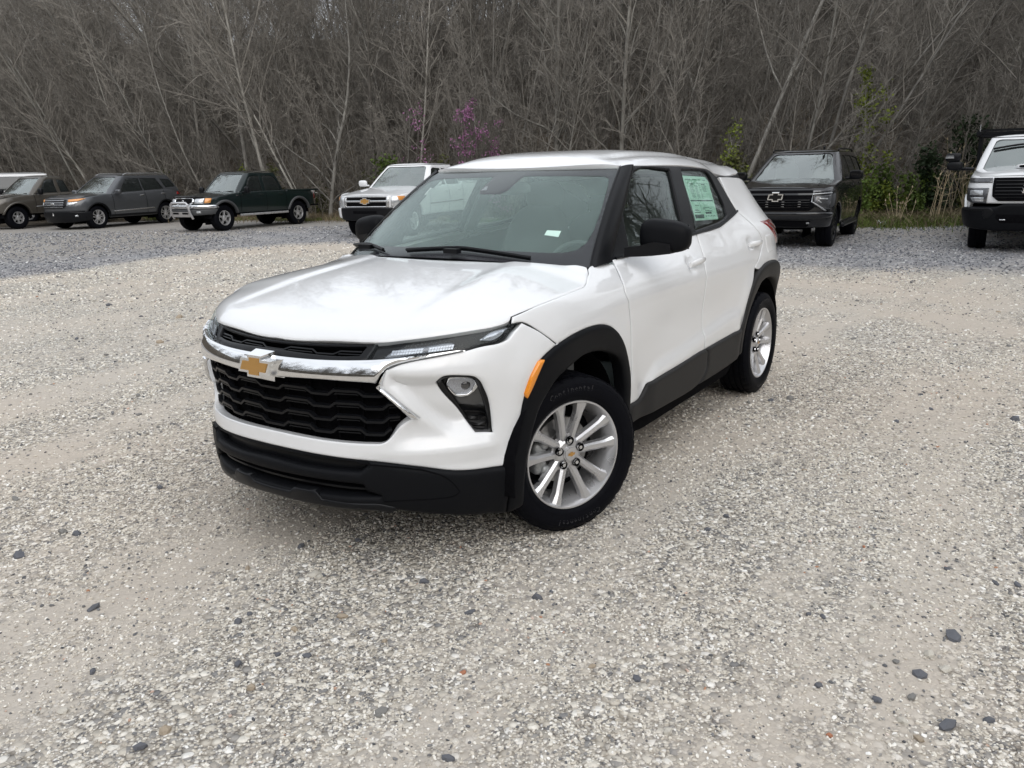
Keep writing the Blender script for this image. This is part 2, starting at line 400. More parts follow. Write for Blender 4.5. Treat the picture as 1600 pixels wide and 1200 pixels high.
def HOOD(a, b):
    x = -np.asarray(b, float); y = np.asarray(a, float); a = np.abs(y); r = np.clip(a/yg(x), 0, 1.1)
    z = zcen(x)-(zcen(x)-zg(x))*r**2.6; d = xedge(a)-x
    z = z-.034*np.clip(1-d/.075, 0, 1.3)**2*(1-.5*sst(.5, .8, a))
    z = z+.010*sst(.40+.10*x, .47+.10*x, a)*sst(.75, .3, x)*(1-r**4)
    return np.stack([x, y, z], -1)
yroof = spl([-.9,-1.02,-1.15,-1.6,-2.1,-2.5,-2.7,-2.9,-3.2], [.585,.592,.612,.642,.653,.658,.64,.59,.50])
zre = spl([-.9,-1.02,-1.6,-2.0,-2.12,-2.22,-2.45,-2.62,-2.87,-3.1], [1.535,1.541,1.540,1.523,1.509,1.488,1.470,1.476,1.494,1.50])
zrc = spl([-.9,-.97,-1.06,-1.2,-1.5,-1.9,-2.3,-2.7,-3.05], [1.528,1.548,1.586,1.615,1.634,1.632,1.612,1.575,1.528])
def ROOF(a, b):
    x = -np.asarray(b, float); y = np.asarray(a, float); e = np.abs(y)/yroof(x)
    z = zre(x)+(zrc(x)-zre(x))*(1-np.clip(e, 0, 1.05)**4.2)
    z = z-.010*sst(.70, .76, e)*(1-sst(.80, .86, e))*sst(-1.05, -1.2, x)
    return np.stack([x, y, z], -1)

CAR = thing('parked_car', 'white compact crossover with gold emblem and black lower cladding, front wheels turned, on the gravel', 'car')
FLARE_OUT = [(1.026,.42),(1.042,.47),(1.058,.57),(1.078,.678),(1.105,.76),(1.145,.812),(1.19,.84),(1.24,.86),(1.331,.881),(1.466,.888),(1.594,.876),(1.696,.838),(1.788,.756),(1.865,.632),(1.898,.521),(1.911,.426)]
FLARE_IN = [(1.847,.447),(1.834,.536),(1.766,.678),(1.668,.735),(1.531,.770),(1.39,.771),(1.305,.742),(1.245,.713),(1.198,.666),(1.16,.617),(1.13,.543),(1.11,.454),(1.093,.354),(1.088,.22)]
WHITE_LOW = [(0,.503),(.072,.503),(.286,.495),(.419,.488),(.548,.474),(.679,.452),(.783,.432),(.89,.422),(.971,.420),(1.026,.42)]
LAMP = [(.407,.872),(.419,.921),(.525,.934),(.65,.945),(.774,.957),(.901,.963),(.992,.967),(1.029,.967),(1.008,.943),(.985,.921),(.945,.909),(.866,.904),(.803,.895),(.72,.891),(.583,.882),(.482,.875)]
FOG = [(.699,.778),(.718,.802),(.739,.809),(.811,.804),(.855,.795),(.88,.775),(.898,.742),(.918,.69),(.93,.632),(.938,.561),(.864,.568),(.792,.66),(.721,.736)]
GRILLE = [(0,.79),(.241,.797),(.383,.792),(.439,.79),(.459,.776),(.575,.657),(.545,.618),(.499,.569),(.474,.555),(.416,.552),(.283,.553),(.143,.557),(0,.56)]
BELT = [(1.974,1.109),(2.813,1.157),(2.918,1.162),(3.313,1.176),(3.558,1.219),(3.688,1.247)]
DOOR_F = [(1.946,1.081),(1.902,1.05),(1.866,1.022),(1.851,.97),(1.863,.932),(1.885,.822),(1.892,.694),(1.905,.54),(1.912,.43)]
DOOR_M = [(2.93,1.16),(2.902,1.053),(2.864,.983),(2.853,.893),(2.844,.752),(2.848,.64),(2.851,.524)]
WHITE_BOT = [(1.914,.43),(2.016,.436),(2.085,.493),(2.113,.499),(2.457,.511),(2.851,.524),(3.517,.536)]
REAR_OUT = [(3.517,.536),(3.559,.607),(3.608,.734),(3.67,.82),(3.772,.873),(3.88,.898),(4.0,.906),(4.12,.892),(4.26,.83),(4.36,.74),(4.43,.62),(4.47,.5),(4.49,.37)]
REAR_IN = [(4.385,.37),(4.37,.45),(4.33,.56),(4.26,.66),(4.16,.74),(4.062,.784),(3.959,.799),(3.824,.778),(3.768,.743),(3.70,.68),(3.64,.60),(3.585,.48),(3.56,.352)]
DOOR_R = [(3.70,1.245),(3.80,1.18),(3.905,1.07),(3.918,1.03),(3.85,.98),(3.705,.893)]
G = .0036
def gap(P, a, b):  return [(p[0]+a, p[1]+b) for p in P]

# --- sheet metal
fascia = WHITE_LOW+FLARE_OUT[1:8]+[(1.143,.925),(1.051,.966),(1.012,.940),(.987,.917),(.945,.905),(.866,.900),(.80,.890),(.71,.879),(.556,.857),(.503,.836),(.486,.775),(.626,.648),(.594,.644)]+GRILLE[6:]
panel('front_fascia', M_WHITE, CAR, fascia, BODY, sym=True, res=.014, thick=.035, holes=[FOG], pillow=(.004, .010))
hood = [(0,-.772),(.2,-.756),(.448,-.696),(.536,-.644),(.63,-.575),(.709,-.497),(.774,-.410),(.804,-.345),(.805,-.326),(.834,-.217),(.845,-.03),(.837,.131),(.830,.209),(.797,.294),(.776,.340),(.750,.372),(.70,.365),(.5,.285),(.25,.218),(0,.195)]
panel('hood', M_WHITE, CAR, hood, HOOD, sym=True, res=.03, thick=.03, pillow=(.004, .012))
fender = [(1.243,.864),(1.147,.927),(1.057,.970),(.997,.970),(1.001,.992),(1.135,1.015),(1.332,1.031),(1.483,1.038),(1.561,1.044),(1.646,1.068),(1.695,1.081),(1.726,1.095),(1.80,1.105),(1.940,1.095)]+gap(DOOR_F, -G, 0)+FLARE_OUT[::-1][1:9]
panel('front_fender', M_WHITE, CAR, fender, BODY, res=.024, thick=.03, pillow=(.003, .008))
doorf = [(1.950,1.083)]+gap(DOOR_F[1:], G, 0)+WHITE_BOT[1:5]+gap([DOOR_M[6]], -G, 0)+gap(DOOR_M[::-1][1:], -G, 0)+[(2.813,1.157),(1.974,1.109)]
panel('front_door', M_WHITE, CAR, doorf, BODY, res=.024, thick=.03, pillow=(.003, .008))
doorr = gap(DOOR_M, G, 0)+[(3.517,.536)]+REAR_OUT[1:5]+[(3.703,.890)]+gap(DOOR_R[::-1][1:], -G, 0)+[(3.688,1.244),(3.558,1.216),(3.313,1.173)]
panel('rear_door', M_WHITE, CAR, [p for p in doorr if p != (3.772,.873)], BODY, res=.024, thick=.03, pillow=(.003, .008))
quarter = gap(DOOR_R, G, 0)+[(3.772,.876)]+REAR_OUT[5:12]+[(4.49,.56),(4.7,.60),(5.0,.62),(5.34,.62),(5.34,1.12),(5.0,1.13),(4.62,1.20),(4.45,1.30),(4.30,1.40),(4.10,1.44),(3.85,1.455),(3.62,1.46),(3.64,1.372)]
panel('rear_quarter_panel', M_WHITE, CAR, quarter, BODY, res=.03, thick=.03, pillow=(.003, .008))
roof = [(0,.95),(.2,.958),(.4,.982),(.585,1.02)]+[(float(yroof(-x)), x) for x in (1.1,1.2,1.4,1.6,1.9,2.1,2.3,2.5,2.62,2.72)]+[(.60,2.80),(.52,2.92),(.40,3.01),(.2,3.04),(0,3.05)]
panel('roof', M_WHITE, CAR, roof, ROOF, sym=True, res=.035, thick=.03, pillow=(.003, .06))
panel('headliner', M_LINER, CAR, [(a*.93, b+.02) for a, b in roof], ROOF, sym=True, res=.12, thick=.004, off=-.05)
# weather strips seen in the gaps between the sheets
def seal(P, fn=BODY, off=-.0045, w=.011):
    P = smooth_curve(P, closed=False, sub=5); Q = fn(P[:, 0], P[:, 1]); n = surf_normal(fn, P[:, 0], P[:, 1])
    for sg in (1, -1):
        mb = MB(); sweep(mb, Q+n*(off-.003), n, w, .003)
        (mb if sg > 0 else mb.mirror_y()).build('seal', M_DEEP, CAR)
for P in (DOOR_F, DOOR_M, DOOR_R, [(1.240,.861),(1.145,.925),(1.055,.968)], [(.995,.967),(.999,.991),(1.133,1.013),(1.33,1.029),(1.481,1.036),(1.559,1.042),(1.644,1.066),(1.693,1.079),(1.723,1.093)]): seal(P)
# --- black plastics
bumper = WHITE_LOW+[(1.024,.38),(1.012,.30),(1.0,.206),(.842,.224),(.729,.243),(.596,.267),(.469,.292),(.339,.300),(.2,.304),(0,.310)]
slot = [(0,.492),(.2,.490),(.36,.484),(.426,.476),(.388,.446),(.289,.447),(.148,.449),(0,.456)]
intake = [(0,.404),(.15,.404),(.35,.398),(.400,.392),(.409,.366),(.47,.345),(.348,.344),(.211,.345),(.066,.345),(0,.345)]
panel('front_bumper', M_BLACKP, CAR, bumper, BODY, sym=True, res=.03, thick=.05, off=.004, holes=[slot, intake], pillow=(.014, .026))
panel('bumper_slot', M_SATINB, CAR, [(a*1.05, z) for a, z in gap(slot, 0, 0)], BODY, sym=True, res=.05, thick=.01, off=-.032)
panel('bumper_lining', M_DEEP, CAR, [(0,.50),(.55,.46),(.62,.30),(.35,.30),(0,.30)], BODY, sym=True, res=.06, thick=.01, off=-.075)
panel('lower_lip', M_SATINB, CAR, [(0,.336),(.085,.338),(.105,.357),(.2,.358),(.225,.328),(.343,.322),(.46,.318),(.53,.30),(.50,.272),(.43,.288),(.339,.296),(.2,.298),(0,.303)], BODY, sym=True, res=.03, thick=.03, off=.016, pillow=(.006, .012), smooth=False)
mb = MB(); sN = np.linspace(-.43, .43, 60)
for z, w in ((.375, .012),):
    q = np.full_like(sN, z)-.012*np.abs(sN/.43)**3; P = BODY(sN, q); n = surf_normal(BODY, sN, q); sweep(mb, P-n*.035, n, w, .02)
mb.build('intake_slat', M_SATINB, CAR)
for sg in (1, -1):
    P = smooth_curve([(0.38, 0.482), (0.588, 0.464), (0.679, 0.439), (0.732, 0.416), (0.765, 0.386), (0.791, 0.348), (0.774, 0.337), (0.749, 0.331), (0.582, 0.331), (0.477, 0.327)], closed=False, sub=5); Q = BODY(P[:, 0], P[:, 1]); n = surf_normal(BODY, P[:, 0], P[:, 1]); mb = MB(); sweep(mb, Q+n*.0165, n, .006, .0022); (mb if sg > 0 else mb.mirror_y()).build('bumper_seam', M_DEEP, CAR)
flare = FLARE_OUT+[(1.904,.327),(1.85,.335)]+FLARE_IN+[(1.003,.206),(1.014,.30)]
panel('wheel_arch_flare', M_BLACKP, CAR, flare, BODY, res=.026, thick=.05, off=.004, pillow=(.014, .026))
rflare = REAR_OUT+REAR_IN+[(3.502,.352)]
panel('wheel_arch_flare', M_GREYP, CAR, rflare, BODY, res=.026, thick=.05, off=.004, pillow=(.016, .026))
cl1 = WHITE_BOT[:5]+[(2.851,.524),(2.878,.509),(2.878,.424),(2.824,.369),(2.735,.335),(2.335,.331),(2.13,.335),(1.904,.327)]
cl2 = [(2.855,.524),(3.515,.536),(3.50,.352),(3.15,.337),(2.785,.335),(2.741,.335),(2.828,.367),(2.882,.422),(2.882,.510)]
for c in (cl1, cl2): panel('rocker_cladding', M_GREYP, CAR, c, BODY, res=.03, thick=.03, off=.004, pillow=(.014, .024))
sill = [(1.86,.34),(3.56,.36),(3.52,.24),(1.90,.235)]
panel('sill', M_DEEP, CAR, sill, BODY, res=.08, off=-.035)
panel('rear_bumper', M_GREYP, CAR, [(4.47,.5),(4.52,.56),(4.7,.60),(5.0,.62),(5.34,.62),(5.34,.30),(4.6,.28),(4.49,.36)], BODY, res=.05, thick=.04, off=.006, pillow=(.01, .02))
# --- grilles and chrome
front_back = [(0,.93),(.25,.925),(.45,.93),(.62,.945),(.9,.955),(1.02,.955),(.9,.89),(.80,.88),(.6,.84),(.62,.65),(.52,.53),(.3,.53),(0,.535)]
panel('grille_backing', M_DEEP, CAR, front_back, BODY, sym=True, res=.06, thick=.005, off=-.075)
def wavy(mb, z0, smax, off, w, h, amp, per, ph, only=False, top=.45):
    def zz(s): t = np.abs(((s-ph)/per+.5) % 1-.5)*2; return amp*(1-np.clip((t-top)/.22, 0, 1))
    s = np.linspace(-smax, smax, 240)
    runs = [s]
    if only:
        k = zz(s) > .75*amp; runs = []; i = 0
        while i < len(s):
            if k[i]:
                j = i
                while j < len(s) and k[j]: j += 1
                if j-i > 5: runs.append(s[i:j])
                i = j
            else: i += 1
    for r in runs:
        z = z0+zz(r)-.0*r; P = BODY(r, z); n = surf_normal(BODY, r, z); sweep(mb, P+n*off, n, w, h)
for z0, sm in ((.732, .49), (.683, .535), (.631, .545), (.583, .51)):
    mb = MB(); wavy(mb, z0, sm, -.034, .013, .020, .017, .22, .11); wavy(mb, z0-.013, sm, -.030, .006, .012, .017, .22, .11, True, .40)
    mb.build('grille_bar', M_SATINB, CAR, sharp=25)
for s0 in np.arange(-.495, .5, .11):
    mb = MB(); z = np.linspace(.56, .78, 12); s = np.full_like(z, s0); P = BODY(s, z); n = surf_normal(BODY, s, z); sweep(mb, P-n*.055, n, .006, .014); mb.build('grille_rib', M_DEEP, CAR)
ug = [(0,.913),(.138,.916),(.26,.919),(.415,.922),(.404,.876),(.288,.872),(.149,.877),(0,.880)]
ugi = [(0,.908),(.138,.911),(.26,.914),(.385,.917),(.372,.888),(.288,.884),(.149,.886),(0,.889)]
panel('upper_grille_frame', M_SATINB, CAR, [(0,.918),(.26,.924),(.425,.928),(.406,.866),(.288,.862),(0,.862)], BODY, sym=True, res=.03, thick=.03, off=-.012, holes=[ugi], pillow=(.004, .008))
mb = MB(); wavy(mb, .892, .37, -.035, .008, .018, .011, .22, .11); wavy(mb, .883, .37, -.032, .005, .014, .011, .22, .11, True); mb.build('upper_grille_bar', M_SATINB, CAR, sharp=25)
bar = [(0,.862),(.115,.862),(.225,.863),(.355,.867),(.48,.873),(.655,.886),(.79,.8945),(.80,.891),(.71,.881),(.556,.860),(.507,.843),(.490,.825),(.468,.790),(.439,.792),(.383,.794),(.241,.797),(0,.79)]
panel('chrome_bar', M_CHROME, CAR, bar, BODY, sym=True, res=.016, thick=.035, off=.001, pillow=(.020, .010))
strip = [(.509,.842),(.501,.830),(.486,.776),(.626,.647),(.592,.645),(.459,.776),(.472,.786),(.492,.824)]
panel('chrome_trim', M_CHROME, CAR, strip, BODY, res=.012, thick=.03, off=.002, pillow=(.014, .012), smooth=False)
# emblem: a chrome rimmed gold cross with slanted ends standing proud of the bar
BOW = [(-1,-.28),(-.82,.28),(-.34,.28),(-.34,.52),(.36,.52),(.36,.28),(1,.28),(.82,-.28),(.34,-.28),(.34,-.52),(-.36,-.52),(-.36,-.28)]
def bowtie(parent, c, W, depth, mface, mrim, nx=(1, 0, 0), up=(0, 0, 1), rim=.16, base=1.12, flat=1.0):
    n = Vector(nx).normalized(); u = Vector(up); r = u.cross(n).normalized(); u = n.cross(r)
    def prism(pts, d0, d1, sc):
        V = []; k = len(pts)
        for d, q in ((d0, sc), (d1, 1.0)):
            for a, b in pts: V.append(Vector(c)+r*(a*W*q)+u*(b*W*q*flat)+n*d)
        F = [tuple(range(k, 2*k))]+[(i, (i+1) % k, k+(i+1) % k, k+i) for i in range(k)]
        return V, F
    out = []
    for a, b in BOW: out.append((a+math.copysign(rim, a)*(.9 if abs(a) > .5 else .75), b+math.copysign(rim, b)*.75))
    V, F = prism(out, 0, depth, base); e = link_mesh('emblem', V, F, mrim, parent, smooth=False)
    V, F = prism(BOW, depth-.002, depth+.003, 1.0); link_mesh('emblem_face', V, F, mface, e, smooth=False)
    return e
bowtie(CAR, (.840, 0, .824), .077, .055, M_GOLD, M_CHROME, nx=(1, 0, .10), rim=.2, base=1.4, flat=.82)
# --- lamps
LCACHE = {}
def lamp_unit(side):
    sg = 1 if side == 'l' else -1
    def pm(name, m, parent, poly, **k):
        key = (name, str(poly))
        if key not in LCACHE: LCACHE[key] = panel_mesh(poly, BODY, **k)
        V, F = LCACHE[key]; V = V*np.array([1, sg, 1])
        return link_mesh(name, V, F if sg > 0 else [f[::-1] for f in F], m, parent)
    h = pm('headlight', M_GLOSSB, CAR, LAMP, res=.02, thick=.03, off=-.022)
    pm('light_strip', M_LAMPGREY, h, [(.47,.880),(.50,.905),(.62,.918),(.735,.926),(.752,.916),(.735,.906),(.6,.893),(.5,.880)], res=.012, thick=.006, off=-.014, pillow=(.006, .01))
    for k in range(22):
        s = .497+k*.0113; z0 = .8885+.055*(s-.5)
        if k in (11, 12): continue
        for q in range(2): pm('reflector_cell', M_LAMPLT, h, [(s,z0+q*.0085),(s+.0095,z0+.0005+q*.0085),(s+.0095,z0+.0075+q*.0085),(s,z0+.007+q*.0085)], res=.02, thick=.005, off=-.006, smooth=False)
    pm('turn_reflector', M_LAMPLT, h, [(.855,.926),(.90,.949),(.985,.958),(.955,.935),(.915,.921)], res=.012, thick=.006, off=-.012, pillow=(.008, .02))
    pm('lens', M_CLEAR, h, LAMP, res=.02, thick=.004, off=.001, pillow=(.003, .008))
    f = pm('fog_lamp', M_GLOSSB, CAR, FOG, res=.015, thick=.03, off=-.006, pillow=(.004, .008), holes=[[(.724,.776),(.74,.793),(.811,.788),(.846,.780),(.863,.765),(.879,.733),(.904,.665),(.922,.577),(.868,.582),(.80,.672)]])
    pm('fog_backing', M_SATINB, f, [(.715,.77),(.74,.797),(.811,.792),(.85,.784),(.87,.765),(.885,.733),(.91,.665),(.928,.57),(.862,.575),(.79,.67)], res=.03, thick=.004, off=-.035)
    pm('smoked_cover', add_grain(mat('smoked_cover', (.055, .056, .058), .2, 0, .7), 50, .1), f, [(.727,.776),(.741,.790),(.811,.785),(.846,.781),(.866,.766),(.882,.735),(.904,.682),(.914,.640),(.803,.664)], res=.015, thick=.004, off=-.024, pillow=(.004, .012))
    for k in range(4): zz = .637-k*.015; pm('fog_slat', M_GLOSSB, f, [(.832+k*.011,zz),(.909+k*.003,zz-.012),(.910+k*.003,zz-.019),(.838+k*.011,zz-.007)], res=.02, thick=.008, off=-.018, smooth=False)
    pm('lamp_ring', M_CHROME, f, [(.742,.757),(.752,.778),(.772,.787),(.815,.784),(.856,.777),(.874,.758),(.878,.737),(.870,.716),(.845,.702),(.785,.706),(.758,.730)], res=.01, thick=.012, off=-.014, pillow=(.006, .006), holes=[[(.752,.756),(.764,.775),(.790,.777),(.848,.769),(.863,.752),(.861,.726),(.842,.713),(.789,.717),(.769,.734)]])
    pm('lamp_reflector', M_LAMPLT, f, [(.750,.756),(.762,.776),(.790,.779),(.850,.771),(.865,.752),(.863,.724),(.842,.711),(.788,.715),(.767,.733)], res=.015, thick=.004, off=-.0165)
    c = BODY(np.array([.836]), np.array([.745]))[0]; n = surf_normal(BODY, np.array([.836]), np.array([.745]))[0]
    mb = MB(); prof = [(0, .004), (.010, .003), (.018, -.002), (.022, -.010), (.024, -.016)]; mb.lathe(prof, 20)
    nn = Vector((n[0], n[1]*sg, n[2])); rot = nn.to_track_quat('Y', 'Z').to_matrix(); cc = Vector((c[0], c[1]*sg, c[2]))-nn*.012
    mb.xform(lambda p: rot @ p+cc); mb.build('projector_lens', add_grain(mat('projector_lens', (.03, .03, .032), .04, 0, .8, 1.0), 20, .1), f)
    pm('side_marker', M_AMBER, CAR, [(1.172,.822),(1.136,.817),(1.100,.767),(1.073,.700),(1.086,.672),(1.112,.715),(1.14,.77)], res=.012, thick=.02, off=.006, pillow=(.012, .010))
    t = pm('tail_light', M_RED, CAR, [(3.985,1.165),(4.045,1.125),(4.095,1.085),(4.18,1.035),(4.32,.985),(4.75,.985),(4.78,1.10),(4.62,1.155),(4.3,1.165)], res=.025, thick=.03, off=.003, pillow=(.008, .03))
    for a, b in (((4.06,1.14),(4.30,1.0)), ((4.12,1.15),(4.5,1.05))):
        q = np.linspace(0, 1, 8); s = a[0]+(b[0]-a[0])*q; z = a[1]+(b[1]-a[1])*q; P = BODY(s, z); n = surf_normal(BODY, s, z); m2 = MB(); sweep(m2, P+n*.011, n, .008, .003)
        if sg < 0: m2.mirror_y()
        m2.build('light_line', M_LAMPGREY, t)
for sd in 'lr': lamp_unit(sd)
# --- glass house
dlo = [(1.974,1.109),(2.232,1.345),(2.483,1.541),(2.924,1.536),(3.338,1.522),(3.468,1.510),(3.535,1.484),(3.596,1.437),(3.631,1.372),(3.70,1.247),(3.558,1.219),(3.313,1.176),(2.918,1.162),(2.813,1.157)]
gF = [(2.484,1.515),(2.874,1.514),(2.858,1.45),(2.825,1.35),(2.785,1.186),(2.17,1.145),(2.182,1.185),(2.223,1.317)]
gR = [(3.036,1.512),(3.254,1.508),(3.40,1.500),(3.440,1.485),(3.468,1.455),(3.492,1.37),(3.512,1.294),(3.502,1.241),(3.47,1.225),(3.35,1.205),(2.935,1.181),(2.958,1.25),(3.00,1.39)]
panel('window_frame', M_SATINB, CAR, dlo, BODY, res=.03, thick=.02, off=-.004, holes=[gF, gR], pillow=(.004, .008))
panel('front_side_window', M_SIDEGL, CAR, gF, BODY, res=.06, thick=.0, off=-.012)
panel('rear_side_window', M_TINT, CAR, gR, BODY, res=.04, thick=.0, off=-.008)
bs = np.array([2.0,2.4,2.813,2.918,3.313,3.558,3.69]); bz = np.array([1.112,1.134,1.159,1.164,1.178,1.220,1.247])
mb = MB(); P = BODY(bs, bz); n = surf_normal(BODY, bs, bz); sweep(mb, P-n*.002, n, .016, .014); v2 = [(x, -y, z) for x, y, z in mb.v]
mb.build('belt_moulding', M_SATINB, CAR); m2 = MB(); m2.add(v2, [f[::-1] for f in mb.f]); m2.build('belt_moulding', M_SATINB, CAR)
ws = [(0,.004),(.5,.002),(1,.0),(1,.5),(1,1.0),(.5,1.0),(0,1.0)]
panel('windscreen', M_WSHIELD, CAR, ws, WIND, sym=True, res=.06, thick=.0, smooth=False)
clearh = [(0,.095),(.5,.095),(.70,.097),(.83,.106),(.90,.135),(.945,.20),(.968,.32),(.975,.52),(.962,.80),(.945,.865),(.905,.893),(.6,.905),(.16,.912),(.15,.85),(.14,.72),(.10,.672),(0,.672)]
panel('windscreen_border', M_FRIT, CAR, ws, WIND, sym=True, res=.05, thick=.0, off=-.006, holes=[clearh], smooth=False)
def haze_glass():  # pale teal haze mixed into the glass, standing in for light on it
    m = glass_mat('screen_haze', (.86, .95, .92), 1.1)
    nt = m.node_tree; N = nt.nodes; L = nt.links; o = next(n for n in N if n.type == 'OUTPUT_MATERIAL'); src = o.inputs[0].links[0].from_socket
    d = N.new('ShaderNodeBsdfDiffuse'); d.inputs[0].default_value = (.54, .66, .655, 1); mx = N.new('ShaderNodeMixShader'); mx.inputs[0].default_value = .16
    n = N.new('ShaderNodeTexNoise'); n.inputs['Scale'].default_value = 3; tc = N.new('ShaderNodeTexCoord'); L.new(tc.outputs['Object'], n.inputs[0]); r = N.new('ShaderNodeMapRange'); r.inputs[3].default_value = .13; r.inputs[4].default_value = .26; L.new(n.outputs[0], r.inputs[0]); L.new(r.outputs[0], mx.inputs[0])
    L.new(src, mx.inputs[1]); L.new(d.outputs[0], mx.inputs[2]); L.new(mx.outputs[0], o.inputs[0]); return m
panel('windscreen_haze', haze_glass(), CAR, clearh, WIND, sym=True, res=.05, thick=.0, off=-.007, smooth=False)  # added sheet carrying the painted haze over the clear area
panel('camera_window', M_LAMPGREY, CAR, [(-.128,.711),(-.122,.765),(-.10,.772),(-.062,.714)], WIND, mirror=False, res=.05, thick=.003, off=-.003, smooth=False)
st = panel('windscreen_sticker', mat('sticker_paper', (.62, .78, .72), .6), CAR, [(.673,.293),(.766,.292),(.765,.236),(.67,.248)], WIND, mirror=False, res=.05, thick=.001, off=-.004, smooth=False)
M_INK = add_grain(mat('printed_ink', (.05, .09, .09), .6), 300, .2)
for k in range(3): panel('print_line', M_INK, st, [(.715,.283-k*.013),(.755,.282-k*.013),(.755,.276-k*.013),(.715,.277-k*.013)], WIND, mirror=False, res=.05, thick=.0003, off=-.0036, smooth=False)
for sg in (1, -1):
    t = np.linspace(-.02, 1.0, 24); a = WIND(np.full_like(t, 1.0), t); s = 1.974+(2.483-1.974)*t; z = 1.109+(1.541-1.109)*t; b = BODY(s, z)
    w = np.linspace(0, 1, 9); P = a[:, None]*(1-w)[None, :, None]+b[:, None]*w[None, :, None]
    bulge = .026*np.sqrt(np.clip(1-(2*w-1)**2, 0, 1)); P += np.array([.42, .80, .35])[None, None]*bulge[None, :, None]
    mb = MB(); mb.grid(P); mb.grid((a[:, None]*(1-np.array([-.0, .10]))[None, :, None]+b[:, None]*np.array([-.0, .10])[None, :, None])+np.array([.5, .3, .6])*np.array([.006, .014])[None, :, None])
    if sg < 0: mb.mirror_y()
    mb.build('windscreen_pillar', M_SATINB, CAR)
# cowl and wipers
e = np.linspace(-1, 1, 40); fr_ = np.stack([-.175-.35*(.745*e)**2, .745*e, 1.095-.06*(.745*e)**2], -1); bk = WIND(e, np.full_like(e, .03))+np.array([-.02, 0, -.012]); mb = MB()
mb.grid(np.stack([fr_, bk], 1)); mb.build('cowl', M_SATINB, CAR)
for pts, pv in (([(-.244,.024),(.19,.055),(.665,.012)], (.16, .01)), ([(-.995,.075),(-.75,.070),(-.49,.022)], (-.72, .03))):
    q = np.array(pts); t = np.linspace(0, 1, 14); x = np.interp(t, [0, .5, 1], q[:, 0]); y = np.interp(t, [0, .5, 1], q[:, 1])+.008*np.sin(np.pi*t)
    P = WIND(x, y); n = surf_normal(WIND, x, y); mb = MB(); mb.tube(P+n*.012, .006, 6); mb.tube(P+n*.024, .008, 6)
    p0 = WIND(np.array([pv[0]]), np.array([pv[1]]))[0]; mb.box(p0+np.array([.02, 0, .03]), (.035, .08, .022)); mb.build('wiper', M_SATINB, CAR)
# window sheet with printed price list
sh = panel('price_sheet', mat('mint_paper', (.66, .88, .77), .7), CAR, [(3.049,1.486),(3.40,1.471),(3.428,1.440),(3.372,1.221),(3.012,1.234)], BODY, mirror=False, res=.03, thick=.0005, off=-.0115, smooth=False)
def sheet_uv(u, v):
    a = np.array([3.049,1.486])*(1-u)+np.array([3.43,1.470])*u; b = np.array([3.012,1.234])*(1-u)+np.array([3.374,1.221])*u; return tuple(a*(1-v)+b*v)
def pline(u0, u1, v0, v1): panel('print_line', M_INK, sh, [sheet_uv(u0, v0), sheet_uv(u1, v0), sheet_uv(u1, v1), sheet_uv(u0, v1)], BODY, mirror=False, res=.04, thick=.0003, off=-.0102, smooth=False)
for u0, u1 in ((.06,.28),(.34,.52),(.58,.66),(.76,.88)): pline(u0, u1, .075, .09)
pline(.03, .95, .16, .166); pline(.18, .34, .175, .195); pline(.66, .80, .18, .20)
rr = random.Random(3)
for c, (u0, u1) in enumerate(((.15,.33),(.36,.50),(.54,.62))):
    for k in range(14): pline(u0, u1-rr.random()*.06, .21+k*.022, .217+k*.022)
for k in range(5): pline(.66, .78+rr.random()*.1, .22+k*.03, .229+k*.03)
pline(.02, .95, .545, .575)
for k in range(9): u = rr.random()*.7; v = .60+rr.random()*.2; pline(u+.03, u+.10+rr.random()*.12, v, v+.012)
pline(.50, .76, .82, .865); pline(.03, .40, .87, .955); pline(.05, .3, .81, .83)
for k in range(6): u = .5+k*.07; pline(u, u+.03, .90, .93)
for u0 in (.36, .52): pline(u0, u0+.006, .60, .80)
